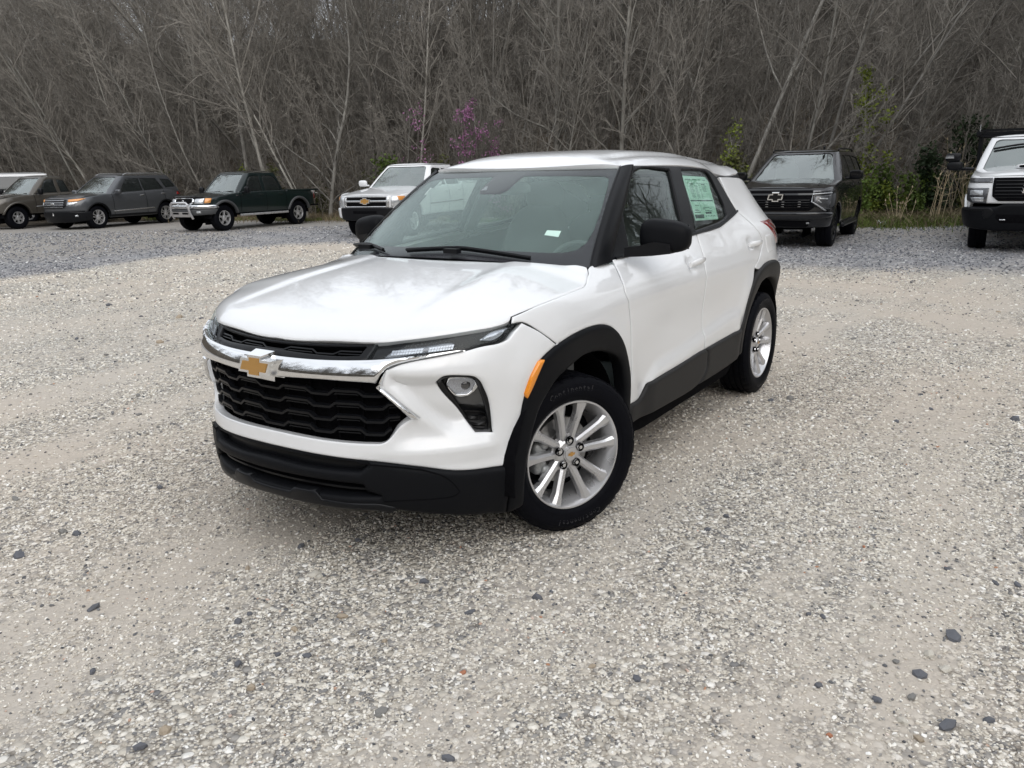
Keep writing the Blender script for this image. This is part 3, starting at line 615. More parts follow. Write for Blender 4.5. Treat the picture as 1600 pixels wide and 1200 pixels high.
# --- mirrors, handles, fuel door, emblem on doors
for sg in (1, -1):
    mb = MB()
    def shp(p):
        t = (p.y+.125)/.25; p = p.copy(); p.z = p.z*(1.08-.25*t)+.012*(1-t); p.x = p.x*(1-.25*t)-.03*t
        return p
    superbox(mb, (-.79, .945, 1.205), (.15, .235, .165), e=3.2, n=32, m=18, shape=shp)
    h = mb if sg > 0 else mb.mirror_y(); ho = h.build('wing_mirror', M_BLACKP, CAR, sharp=60)
    mb = MB(); V = np.array([[(-.60,.79,1.12),(-.60,.79,1.165),(-.69,.79,1.165),(-.69,.79,1.12)], [(-.62,.86,1.122),(-.62,.86,1.172),(-.72,.86,1.172),(-.72,.86,1.125)], [(-.65,.93,1.125),(-.65,.93,1.19),(-.75,.93,1.19),(-.75,.93,1.13)], [(-.67,1.02,1.135),(-.67,1.02,1.18),(-.74,1.02,1.18),(-.74,1.02,1.135)]])
    V[..., 0] -= .075; V[..., 1] = .79+(V[..., 1]-.79)*.88
    mb.add(V.reshape(-1, 3), [(i*4+k, i*4+(k+1) % 4, (i+1)*4+(k+1) % 4, (i+1)*4+k) for i in range(3) for k in range(4)]+[(3, 2, 1, 0), (12, 13, 14, 15)])
    (mb if sg > 0 else mb.mirror_y()).build('mirror_arm', M_SATINB, ho)
    mb = MB(); mb.box((-.872, .945, 1.205), (.004, .18, .115)); (mb if sg > 0 else mb.mirror_y()).build('mirror_glass', M_CHROME, ho)
    for s0, z0, dn in ((2.74, 1.018, 'f'), (3.735, 1.040, 'r')):
        s = np.linspace(s0-.088, s0+.10, 12); z = np.full_like(s, z0)+.004*np.linspace(-1, 1, 12); P = BODY(s, z); n = surf_normal(BODY, s, z); arch = .022+.012*np.sin(np.linspace(0, np.pi, 12))
        mb = MB(); V = []; F = []; m = 10
        for i in range(12):
            k = .75+.25*math.sin(math.pi*(i+.5)/12)
            for j in range(m): a = 2*math.pi*j/m; V.append(P[i]+n[i]*(arch[i]+.010*math.cos(a))+np.array([0, 0, 1])*.017*k*math.sin(a))
        F = [(i*m+j, i*m+(j+1) % m, (i+1)*m+(j+1) % m, (i+1)*m+j) for i in range(11) for j in range(m)]+[tuple(range(m))[::-1], tuple(11*m+j for j in range(m))]
        mb.add(V, F); (mb if sg > 0 else mb.mirror_y()).build('door_handle', M_WHITE, CAR)
panel('fuel_door', M_WHITE, CAR, [(3.965,1.075),(4.045,1.08),(4.065,.968),(3.985,.962)], BODY, mirror=False, res=.02, thick=.008, off=.0035, pillow=(.003, .006))
# --- wheels
def tyre_profile(R=.347, w=.225, rim=.2375, grooves=4):
    P = [(rim-.012, -.010), (rim, .010), (rim+.010, .0195), (rim+.032, .0275), (rim+.054, .0300), (rim+.076, .0265), (R-.017, .0175), (R-.0075, .0060)]
    tw = w*.80; y0 = -.085+tw/2; P += [(R-.003, y0+.002)]
    for k in range(grooves):
        yc = y0-tw*(k+.8)/(grooves+.6); P += [(R-.0005, yc+.0065), (R-.0085, yc+.0045), (R-.0085, yc-.0045), (R-.0005, yc-.0065)]
    P += [(R-.003, y0-tw-.002), (R-.0075, -.170-.006), (R-.017, -.170-.0175), (rim+.060, -.2), (rim, -.18), (rim-.012, -.160)]
    return P
GLYPH = {}
def glyph(ch, size):
    if (ch, size) not in GLYPH:
        cu = bpy.data.curves.new('glyph', 'FONT'); cu.body = ch; cu.size = size; cu.extrude = .0012; cu.align_x = 'CENTER'; cu.resolution_u = 1
        ob = bpy.data.objects.new('glyph', cu); me = ob.to_mesh()
        GLYPH[(ch, size)] = (np.array([v.co[:] for v in me.vertices]), [tuple(p.vertices) for p in me.polygons])
        ob.to_mesh_clear(); bpy.data.objects.remove(ob); bpy.data.curves.remove(cu)
    return GLYPH[(ch, size)]
def letters(text, r, a0, step, size, y, parent, m):
    mb = MB()
    for k, ch in enumerate(text):
        gv, gf = glyph(ch, size)
        a = a0+step*k; ux = Vector((-math.sin(a), 0, math.cos(a))); uz = Vector((math.cos(a), 0, math.sin(a)))
        mb.add([ux*p[0]+uz*(r+p[1])+Vector((0, y+p[2], 0)) for p in gv], gf)
    return mb
def alloy_wheel(parent, loc, steer, sg, rot0=90, brake=True, detail=True):
    W_ = MB(); lip = [(.2305,.004),(.2325,.012),(.2300,.0165),(.2240,.0165),(.2195,.008),(.2130,-.012),(.2060,-.028),(.2000,-.05),(.1960,-.10),(.2000,-.16),(.214,-.18)]
    W_.lathe(lip, 72)
    W_.lathe([(0,-.010),(.020,-.010),(.033,-.011),(.036,-.016),(.052,-.020),(.062,-.026),(.070,-.034),(.072,-.06),(.0,-.06)], 40)
    for k in range(5):
        ac = math.radians(rot0+72*k)
        for sd in (-1, 1):
            n = 9; V = []; F = []
            for i in range(n):
                t = i/(n-1); r = .045+(.216-.045)*t; lat = sd*(.017+.043*t**1.1); wd = .030+.004*(1-t)**2+.008*t+.022*max(0, t-.75)/.25; top = -.026+.034*t; dp = .034
                ur = Vector((math.cos(ac), 0, math.sin(ac))); ut = Vector((-math.sin(ac), 0, math.cos(ac)))
                for a, h in ((-.56, -dp), (-.50, -.010), (-.30, 0), (.22, .0008), (.50, -.008), (.56, -dp)):
                    V.append(ur*r+ut*(lat+a*wd)+Vector((0, top+h, 0)))
            F = [(i*6+j, i*6+(j+1) % 6, (i+1)*6+(j+1) % 6, (i+1)*6+j) for i in range(n-1) for j in range(6)]+[(0, 1, 2, 3, 4, 5)[::-1]]
            W_.add(V, F)
        # the web that joins a pair near the hub
        ur = Vector((math.cos(ac), 0, math.sin(ac))); ut = Vector((-math.sin(ac), 0, math.cos(ac)))
        V = [ur*r+ut*l+Vector((0, y, 0)) for r, l, y in ((.05,-.028,-.026),(.05,.028,-.026),(.082,.024,-.034),(.082,-.024,-.034),(.05,-.028,-.06),(.05,.028,-.06),(.082,.024,-.06),(.082,-.024,-.06))]
        W_.add(V, [(0, 1, 2, 3), (3, 2, 6, 7), (0, 3, 7, 4), (1, 5, 6, 2)])
    rot = Matrix.Rotation(math.radians(steer), 4, 'Z')
    if sg < 0: rot = Matrix.Rotation(math.radians(steer+180), 4, 'Z')
    W_.xform(lambda p: Vector((p.x*1.04, p.y, p.z*1.04))); w = W_.build('wheel', M_ALLOY, parent, sharp=16); w.matrix_local = Matrix.Translation(loc) @ rot
    T = MB(); prof = tyre_profile(); nseg = 160
    T.lathe(prof, nseg, fn=lambda k, j: (-.0045 if (k % 5 == 0 and (7 <= j <= 9 or len(prof)-6 <= j <= len(prof)-4)) else (-.003 if (k+j) % 4 == 0 and 10 <= j <= len(prof)-7 and prof[j][0] > .345 else 0)))
    ty = T.build('tyre', M_RUBBER, w, sharp=30)
    for a in (0, 1):
        L_ = letters('Continental', .287, math.radians(66+180*a), math.radians(4.1), .036, .0285, w, M_RUBBER); L_.build('tyre_lettering', add_grain(mat('raised_rubber', (.020, .020, .024), .45), 90, .2), ty, smooth=False)
    T = MB(); T.lathe([(rr_, .0303-.35*(rr_-.2885)**2*10) for rr_ in (.262, .2635, .265)], 90); T.lathe([(.3155, .0255), (.317, .0262), (.3185, .0245)], 90); T.build('sidewall_ring', M_RUBBER, ty)
    cp = MB(); cp.lathe([(0, -.004), (.022, -.0045), (.029, -.006), (.031, -.012)], 32); c = cp.build('centre_cap', M_ALLOY, w)
    V = [(a*.019*-1, -.0015, b*.019) for a, b in BOW]; link_mesh('cap_emblem', V, [tuple(range(12))], M_GOLD, w, smooth=False)
    for k in range(5):
        a = math.radians(rot0+72*k); nb = MB(); nb.lathe([(0, 0), (.0085, -.0005), (.0105, -.004), (.0105, -.03)], 6); 
        pk = MB(); pk.lathe([(.0185, -.0005), (.0165, -.012), (.0135, -.02)], 16); pk.lathe([(.0135, -.0105), (.0185, -.0105)], 16); pk.xform(lambda p: p+Vector((.0575*math.cos(a), -.010, .0575*math.sin(a)))); pk.build('lug_pocket', M_DEEP, w)
        nb.xform(lambda p: p+Vector((.0575*math.cos(a), -.008, .0575*math.sin(a)))); nb.build('lug_nut', M_CHROME, w)
    b_ = MB(); b_.lathe([(.0, -.075), (.075, -.075), (.078, -.085), (.145, -.085), (.147, -.107), (.0, -.107)], 48); b_.build('brake_disc', M_DISC, w)
    cb = MB(); superbox(cb, (.125, -.085, -.01), (.065, .075, .15), e=4); superbox(cb, (.108, -.06, .055), (.04, .05, .05), e=3); superbox(cb, (.108, -.06, -.065), (.04, .05, .05), e=3)
    cb.xform(lambda p: Matrix.Rotation(math.radians(0), 3, 'Y') @ p); cb.build('brake_caliper', M_CAST, w)
    vb = MB(); vb.tube([(.2*math.cos(a), -.03, .2*math.sin(a)) for a in (math.radians(-28),)]+[(.188*math.cos(math.radians(-28)), -.012, .188*math.sin(math.radians(-28)))], .004, 8); vb.build('valve', M_RUBBER, w)
    lb = MB(); lb.lathe([(.0, -.125), (.195, -.125)], 32); lb.build('wheel_backing', M_DEEP, w)
    return w
STEER = -24
alloy_wheel(CAR, (-.018, .872, .347), STEER, 1, 90); alloy_wheel(CAR, (.02, -.872, .347), STEER, -1, 70)
alloy_wheel(CAR, (-2.64, .868, .347), 0, 1, 100); alloy_wheel(CAR, (-2.64, -.868, .347), 0, -1, 40)
# --- wheel houses, underside, cabin
for x0 in (-.02, -2.64):
    for sg in (1, -1):
        mb = MB(); th = np.linspace(-.15, math.pi+.15, 28); R_ = .435
        A_ = np.stack([x0+R_*np.cos(th), np.full_like(th, .862*sg), .36+R_*np.sin(th)], -1); B_ = A_.copy(); B_[:, 1] = .50*sg; C_ = np.stack([x0+0*th, np.full_like(th, .50*sg), .36+0*th], -1)
        mb.grid(np.stack([A_, B_, C_], 1)); mb.build('wheel_house', M_DEEP, CAR)
mb = MB(); mb.box((-1.33, 0, .27), (1.7, 1.45, .10)); mb.box((.35, 0, .32), (.55, .95, .14)); mb.box((-2.85, 0, .40), (.9, 1.0, .2)); mb.box((-1.33, 0, .235), (3.6, .5, .05)); mb.build('underbody', M_DEEP, CAR)
mb = MB(); mb.box((-1.6, 0, .45), (2.6, 1.5, .04)); mb.box((-.18, 0, .72), (.06, 1.55, .55)); mb.box((-2.95, 0, .78), (.06, 1.3, .7)); mb.build('cabin_floor', M_INT, CAR)
def dash_sh(p): p = p.copy(); p.x += .10*(1-(p.y/.72)**2); return p
mb = MB(); superbox(mb, (-.62, 0, .95), (.50, 1.44, .26), e=4, n=32, shape=dash_sh); superbox(mb, (-.70, .37, 1.05), (.22, .40, .12), e=3); mb.box((-.70, -.02, 1.06), (.03, .24, .13)); mb.build('dashboard', M_INT, CAR)
mb = MB(); c = Vector((-.93, .37, .98)); ax = Matrix.Rotation(math.radians(-24), 3, 'Y'); ring = []
for k in range(33): a = 2*math.pi*k/32; ring.append(c+ax @ Vector((0, .185*math.cos(a), .185*math.sin(a))))
mb.tube(ring, .015, 8, cap=False); superbox(mb, c, (.05, .15, .12), e=3); mb.tube([c+ax @ Vector((0, -.18, 0)), c+ax @ Vector((0, .18, 0))], .014, 6); mb.build('steering_wheel', M_INT, CAR)
for y in (.37, -.37):
    mb = MB(); superbox(mb, (-1.38, y, .62), (.52, .50, .20), e=4)
    def lean(p): q = p.copy(); q.x -= .32*(p.z+.30); q.y *= 1-.18*max(0, p.z/.30); return q
    superbox(mb, (-1.62, y, .98), (.16, .50, .66), e=3.5, n=24, m=14, shape=lean); so = mb.build('seat', M_SEAT, CAR)
    mb = MB(); superbox(mb, (-1.86, y, 1.37), (.11, .27, .19), e=3); mb.tube([(-1.83, y-.06, 1.2), (-1.85, y-.06, 1.32)], .008, 6); mb.tube([(-1.83, y+.06, 1.2), (-1.85, y+.06, 1.32)], .008, 6); mb.build('headrest', M_SEAT, so)
mb = MB(); superbox(mb, (-2.30, 0, .64), (.5, 1.30, .2), e=4)
def lean2(p): q = p.copy(); q.x -= .25*(p.z+.3); return q
superbox(mb, (-2.55, 0, .95), (.16, 1.28, .60), e=4, n=24, m=12, shape=lean2)
for y in (.38, -.38, 0): superbox(mb, (-2.72, y, 1.27), (.10, .24, .13), e=3)
mb.build('rear_bench', M_SEAT, CAR)
superb = MB(); superbox(superb, WIND(np.array([0.]), np.array([.83]))[0]+np.array([-.10, 0, -.04]), (.04, .24, .07), e=3); superb.build('rear_view_mirror', M_INT, CAR)
panel('pillar_trim', M_INT, CAR, [(2.885,1.50),(3.02,1.50),(2.92,1.17),(2.80,1.17)], BODY, res=.06, off=-.04, thick=.02)
panel('door_trim', M_INT, CAR, [(1.95,1.08),(2.81,1.14),(3.5,1.18),(3.6,.95),(3.4,.5),(2.0,.45)], BODY, res=.12, off=-.06, thick=.01)
panel('rear_pillar_trim', M_INT, CAR, [(3.50,1.50),(3.9,1.42),(4.4,1.30),(4.5,1.1),(3.6,1.16),(3.53,1.25)], BODY, res=.10, off=-.05, thick=.01)
# tailgate glass
tg = [(5.34,1.13),(5.0,1.14),(4.70,1.20),(4.62,1.30),(4.70,1.42),(5.0,1.47),(5.34,1.48)]
panel('rear_window', M_TINT, CAR, tg, BODY, res=.06, thick=.01, off=-.01)
panel('spoiler_flank', M_SATINB, CAR, [(3.60,1.460),(3.85,1.455),(4.10,1.442),(4.30,1.405),(4.45,1.305),(4.62,1.21),(4.70,1.20),(4.62,1.30),(4.70,1.42),(5.0,1.47),(5.34,1.48),(5.34,1.50),(4.2,1.48),(3.9,1.468),(3.62,1.468)], BODY, res=.04, thick=.02, off=-.008)
# ================================================================== the gravel lot
# worn wheel tracks: straight bands, each as (normal x, normal y, offset, half width) over (sideways, ahead)
TRACKS = ((.94, -.34, -4.095, .30), (.94, -.34, -5.225, .34), (.78, .62, 9.66, .50), (.78, .62, 8.26, .42), (.73, -.69, -3.04, .16))
def ground_material(pebble=False):
    m = bpy.data.materials.new('gravel_lot'); m.use_nodes = True; nt = m.node_tree; N = nt.nodes; L = nt.links; b = N['Principled BSDF']
    geo = N.new('ShaderNodeNewGeometry'); pos = geo.outputs['Position']
    def noise(scale, detail=4, rough=.55, vec=pos, dist=0):
        n = N.new('ShaderNodeTexNoise'); n.inputs['Scale'].default_value = scale; n.inputs['Detail'].default_value = detail; n.inputs['Roughness'].default_value = rough; n.inputs['Distortion'].default_value = dist; L.new(vec, n.inputs['Vector']); return n.outputs['Fac']
    def ramp(f, stops):
        r = N.new('ShaderNodeValToRGB'); e = r.color_ramp.elements
        while len(e) < len(stops): e.new(.5)
        for i, (p, c) in enumerate(stops): e[i].position = p; e[i].color = (*c, 1) if len(c) == 3 else c
        L.new(f, r.inputs[0]); return r.outputs[0]
    def math_(op, a, b_=None, clamp=False):
        n = N.new('ShaderNodeMath'); n.operation = op; n.use_clamp = clamp
        for i, x in enumerate((a, b_)):
            if x is None: continue
            if isinstance(x, (int, float)): n.inputs[i].default_value = x
            else: L.new(x, n.inputs[i])
        return n.outputs[0]
    def mix(f, a, c, mode='MIX'):
        n = N.new('ShaderNodeMix'); n.data_type = 'RGBA'; n.blend_type = mode
        for i, x in ((0, f), (6, a), (7, c)):
            if isinstance(x, (int, float)): n.inputs[i].default_value = x
            elif isinstance(x, tuple): n.inputs[i].default_value = (*x, 1)
            else: L.new(x, n.inputs[i])
        return n.outputs[2]
    # stones: two sizes of cells, each cell with its own tone
    def cells(scale):
        v = N.new('ShaderNodeTexVoronoi'); v.inputs['Scale'].default_value = scale; v.inputs['Randomness'].default_value = 1; L.new(pos, v.inputs['Vector'])
        s = N.new('ShaderNodeSeparateColor'); L.new(v.outputs['Color'], s.inputs[0]); return v.outputs['Distance'], s.outputs[0], s.outputs[1]
    d1, r1, q1 = cells(95); d2, r2, q2 = cells(42)
    tones = [(0, (.20, .198, .198)), (.16, (.32, .305, .285)), (.38, (.42, .385, .33)), (.62, (.58, .538, .465)), (.86, (.76, .725, .65)), (1, (.84, .82, .78))]
    c1 = ramp(r1, tones); c2 = ramp(r2, tones)
    big = math_('GREATER_THAN', q2, .62); stone = mix(big, c1, c2)
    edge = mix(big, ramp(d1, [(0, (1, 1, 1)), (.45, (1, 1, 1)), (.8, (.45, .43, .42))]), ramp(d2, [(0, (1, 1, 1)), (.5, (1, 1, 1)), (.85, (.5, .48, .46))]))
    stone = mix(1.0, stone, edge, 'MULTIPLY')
    # the bluish grey stone spread farther out: beyond a wavering line across the lot
    sx = N.new('ShaderNodeSeparateXYZ'); L.new(pos, sx.inputs[0])
    lat = math_('ADD', math_('MULTIPLY', math_('SUBTRACT', sx.outputs[0], CAMP[0]), float(RGT[0])), math_('MULTIPLY', math_('SUBTRACT', sx.outputs[1], CAMP[1]), float(RGT[1])))
    dep = math_('ADD', math_('MULTIPLY', math_('SUBTRACT', sx.outputs[0], CAMP[0]), float(FWD[0])), math_('MULTIPLY', math_('SUBTRACT', sx.outputs[1], CAMP[1]), float(FWD[1])))
    # fine crushed dust between, in patches and in long wheel tracks
    mp = N.new('ShaderNodeMapping'); mp.inputs['Rotation'].default_value = (0, 0, math.radians(-62)); mp.inputs['Scale'].default_value = (.16, 1.1, 1); L.new(pos, mp.inputs[0])
    tracks = noise(1.15, 4, .6, mp.outputs[0], .4); patch = noise(.55, 5, .6); fine = noise(9, 4, .6)
    dust_f = math_('ADD', math_('MULTIPLY', tracks, .62), math_('ADD', math_('MULTIPLY', patch, .36), math_('MULTIPLY', fine, .30)))
    md = None
    for nx, ny, c, hw in TRACKS:
        dd = math_('DIVIDE', math_('ABSOLUTE', math_('SUBTRACT', math_('ADD', math_('MULTIPLY', lat, nx), math_('MULTIPLY', dep, ny)), c)), hw)
        md = dd if md is None else math_('MINIMUM', md, dd)
    trk = ramp(math_('ADD', md, math_('MULTIPLY', math_('SUBTRACT', noise(1.7, 5, .65), .5), 2.2)), [(.35, (1, 1, 1)), (1.0, (0, 0, 0))])
    dust_f = math_('ADD', dust_f, math_('MULTIPLY', trk, .095))
    dust = ramp(dust_f, [(.585, (0, 0, 0)), (.70, (.9, .9, .9))])
    dustc = mix(noise(2.3, 3), (.48, .432, .372), (.525, .483, .425)); dustc = mix(math_('MULTIPLY', noise(160, 2), .7), dustc, (.40, .36, .315))
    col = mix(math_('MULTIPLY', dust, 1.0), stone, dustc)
    wob = math_('MULTIPLY', math_('SUBTRACT', noise(.35, 4), .5), 3.2)
    cv = N.new('ShaderNodeFloatCurve'); cu = cv.mapping.curves[0]
    for k, (a, q) in enumerate([(-15, 10), (-9.5, 11.2), (-8.2, 13.3), (-7.0, 16.8), (-4.5, 19.2), (0, 17), (4.3, 12.6), (7.2, 11.3), (15, 9)]):
        if k < 2: cu.points[k].location = ((a+15)/30, q/25) if k == 0 else ((a+15)/30, q/25)
        else: cu.points.new((a+15)/30, q/25)
    cv.mapping.update(); L.new(math_('DIVIDE', math_('ADD', lat, 15), 30, True), cv.inputs['Value']); lim = math_('MULTIPLY', cv.outputs[0], 25)
    f = math_('SUBTRACT', math_('ADD', dep, wob), lim)
    grey = ramp(math_('ADD', math_('MULTIPLY', f, .35), .35), [(.2, (0, 0, 0)), (.62, (1, 1, 1))])
    d3, r3, q3 = cells(26); greyc = mix(ramp(noise(6, 8, .85), [(.36, (0, 0, 0)), (.64, (1, 1, 1))]), (.115, .12, .135), (.25, .26, .285)); greyc = mix(math_('GREATER_THAN', r3, .90), greyc, (.58, .58, .58)); greyc = mix(ramp(noise(.6, 4), [(.4, (0, 0, 0)), (.65, (.6, .6, .6))]), greyc, (.33, .32, .31))
    col = mix(math_('MULTIPLY', grey, .86), col, greyc)
    far = ramp(math_('MULTIPLY', math_('SUBTRACT', math_('ADD', f, 0), 4.0), .25), [(0, (0, 0, 0)), (1, (.7, .7, .7))]); col = mix(far, col, mix(noise(3.2, 8, .8), (.17, .155, .13), (.42, .40, .37)))
    # a faint warm cast to the trodden middle distance
    warm = ramp(noise(.28, 3), [(.42, (0, 0, 0)), (.66, (.55, .55, .55))]); col = mix(math_('MULTIPLY', warm, .5), col, mix(1.0, col, (1.08, .96, .86), 'MULTIPLY'))
    L.new(col, b.inputs['Base Color']); b.inputs['Roughness'].default_value = .9; b.inputs['Specular IOR Level'].default_value = .2
    hgt = math_('ADD', math_('MULTIPLY', mix(big, math_('SUBTRACT', .6, d1), math_('MULTIPLY', math_('SUBTRACT', .7, d2), 1.6)), math_('SUBTRACT', 1, math_('MULTIPLY', dust, .75))), math_('MULTIPLY', noise(45, 4), .5))
    bp = N.new('ShaderNodeBump'); bp.inputs['Strength'].default_value = .85; bp.inputs['Distance'].default_value = .010; L.new(hgt, bp.inputs['Height']); L.new(bp.outputs[0], b.inputs['Normal'])
    return m
def hill_z(lat, dep):
    """height of the ground: a flat lot, then a wooded slope beyond a line behind the parked vehicles"""
    line = np.clip(33.5-.5*(lat+14), 21.8, 34.5)
    d = dep-line
    return np.where(d > 0, .36*d*sst(0, 6, d)-.0016*np.clip(d, 0, 60)**2, 0), d
def lot():
    # one sheet: fine near the camera, coarse far away, out past the horizon behind
    us = np.concatenate([[-400, -150, -80], np.arange(-50, 50.1, 2.0), [80, 150, 400]]); vs = np.concatenate([[-400, -150, -60, -30, -15], np.arange(-8, 16, 1.0), np.arange(16, 60, 1.5), [64, 70, 80, 95]])
    A, B = np.meshgrid(us, vs, indexing='ij'); Z, d = hill_z(A, B)
    X = CAMP[0]+RGT[0]*A+FWD[0]*B; Y = CAMP[1]+RGT[1]*A+FWD[1]*B
    Z = Z-.9*sst(1.5, 4.5, d)
    P = np.stack([X, Y, Z], -1); a, b = P.shape[:2]
    faces = []; fm = []
    for i in range(a-1):
        for j in range(b-1):
            faces.append((i*b+j, (i+1)*b+j, (i+1)*b+j+1, i*b+j+1))
    return P.reshape(-1, 3), faces
GV, GF = lot()
M_GROUND = ground_material()
GROUND = link_mesh('ground', GV, GF, M_GROUND, sharp=None); GROUND['kind'] = 'structure'
nrm = GROUND.data.polygons[0].normal.z
if nrm < 0: GROUND.data.flip_normals()

# loose stones: the ones big enough to pick out, one object each, pieces of the ground
def stone_mesh(seed, flat=.6):
    r = np.random.default_rng(seed); bm = bmesh.new(); bmesh.ops.create_icosphere(bm, subdivisions=1, radius=1)
    ax = r.uniform(.7, 1.25, 3)*np.array([1.15, .9, flat]); planes = [(r.normal(size=3), r.uniform(.55, .85)) for _ in range(5)]
    for v in bm.verts:
        p = np.array(v.co)*r.uniform(.88, 1.1)
        for n, d in planes:
            n = n/np.linalg.norm(n); k = p@n
            if k > d: p = p-n*(k-d)*.85
        v.co = p*ax
    me = bpy.data.meshes.new('stone'); bm.to_mesh(me); bm.free(); return me
def stone_mat(name, c): return add_grain(mat(name, c, .85, 0, 0, .25), 60, .16, 0, .4, 5)
ST_DARK = stone_mat('dark_slate_stone', (.12, .124, .138)); ST_MID = stone_mat('grey_stone', (.20, .195, .185)); ST_PALE = stone_mat('pale_stone', (.52, .49, .43)); ST_TAN = stone_mat('tan_stone', (.36, .30, .23)); ST_RUST = stone_mat('rusty_stone', (.38, .17, .10))
SM = {}
for k in range(12):
    for nm, mt in (('d', ST_DARK), ('m', ST_MID), ('p', ST_PALE), ('t', ST_TAN), ('r', ST_RUST)):
        if nm == 'd' or k < 6: me = stone_mesh(100+k, .8); me.materials.append(mt); SM.setdefault(nm, []).append(me)
STONES = [(1.263,0.234,0.0209,'d'),(0.785,0.906,0.0225,'d'),(0.575,1.054,0.0231,'d'),(0.51,1.078,0.0156,'d'),(0.694,0.622,0.0215,'d'),(-0.3,1.383,0.0213,'d'),(-0.478,1.406,0.0222,'d'),(0.714,0.713,0.0131,'d'),(0.077,2.368,0.0315,'d'),(0.363,2.307,0.0242,'d'),(0.583,2.404,0.0295,'d'),(0.557,2.219,0.0207,'d'),(0.577,2.057,0.0184,'d'),(0.171,1.976,0.0155,'d'),(0.18,1.929,0.0181,'d'),(1.838,0.545,0.0266,'d'),(1.434,0.45,0.0218,'d'),(1.329,0.519,0.017,'d'),(1.281,0.605,0.0168,'d'),(1.486,-0.302,0.023,'d'),(0.862,0.243,0.0168,'d'),(1.707,0.078,0.0178,'d'),(1.207,0.227,0.0132,'d'),(1.422,1.3,0.022,'d'),(0.83,1.578,0.0179,'d'),(1.195,1.172,0.013,'m'),(1.119,1.283,0.0173,'p'),(1.013,1.755,0.0207,'p'),(1.761,0.542,0.0247,'t'),(1.044,0.529,0.0229,'t'),(1.495,0.59,0.0208,'t'),(1.411,0.856,0.0176,'p'),(1.195,0.449,0.0176,'t'),(0.29,2.369,0.0222,'p'),(0.236,2.314,0.0251,'p'),(0.623,2.297,0.018,'p'),(0.678,2.346,0.0198,'t'),(0.01,2.117,0.0215,'p'),(0.259,2.121,0.0151,'p'),(-0.472,1.987,0.0122,'r'),(1.089,1.1,0.0135,'r'),(0.791,2.139,0.0129,'r'),(-2.543,1.125,0.0382,'m'),(-2.716,2.412,0.0382,'d'),(0.325,2.234,0.0147,'m'),(0.511,1.977,0.0165,'p'),(0.846,1.43,0.0136,'t'),(1.086,0.766,0.0144,'t'),(0.881,0.21,0.0252,'p'),(0.876,0.24,0.0195,'p'),(0.982,-0.061,0.0233,'t'),(0.729,-0.03,0.0211,'d'),(-2.651,-5.725,0.0497,'t'),(-2.806,-7.396,0.0476,'d'),(-2.743,-5.445,0.0325,'d'),(-2.499,-6.229,0.0257,'d'),(-1.668,-4.617,0.0496,'t'),(-1.384,-5.58,0.0306,'d'),(-0.878,-4.585,0.027,'m'),(1.41,-0.997,0.0304,'d'),(1.182,-1.067,0.0279,'m'),(1.159,-1.003,0.0242,'d'),(0.629,-1.177,0.0226,'d'),(-0.4,2.459,0.0178,'d'),(-0.426,2.529,0.018,'d'),(0.494,2.5,0.0163,'d'),(-0.431,2.296,0.015,'d'),(-2.322,0.917,0.0233,'m'),(0.556,0.139,0.018,'d'),(-2.336,1.814,0.0226,'d'),(-3.069,1.85,0.0204,'d'),(-2.728,1.958,0.0192,'d')]
STR = random.Random(5)
def put_stone(x, y, r, kind):
    r *= .92
    o = bpy.data.objects.new('stone', STR.choice(SM[kind])); COL.objects.link(o); o.parent = GROUND
    o.location = (x, y, r*.18); o.scale = (r, r*STR.uniform(.7, 1.0), r*STR.uniform(.8, 1.0)); o.rotation_euler = (STR.uniform(-.3, .3), STR.uniform(-.3, .3), STR.uniform(0, 6.28))
for x, y, r, k in STONES: put_stone(x, y, r, k)
for i in range(110):
    lat = STR.uniform(-6, 6); dep = 1.6+9*STR.random()**1.3
    if abs(lat) > .68*dep+.3: continue
    x, y = lat_dep(lat, dep)
    put_stone(x, y, STR.uniform(.010, .021)*(1+dep*.05), STR.choice('dmmmptmtpptm'))

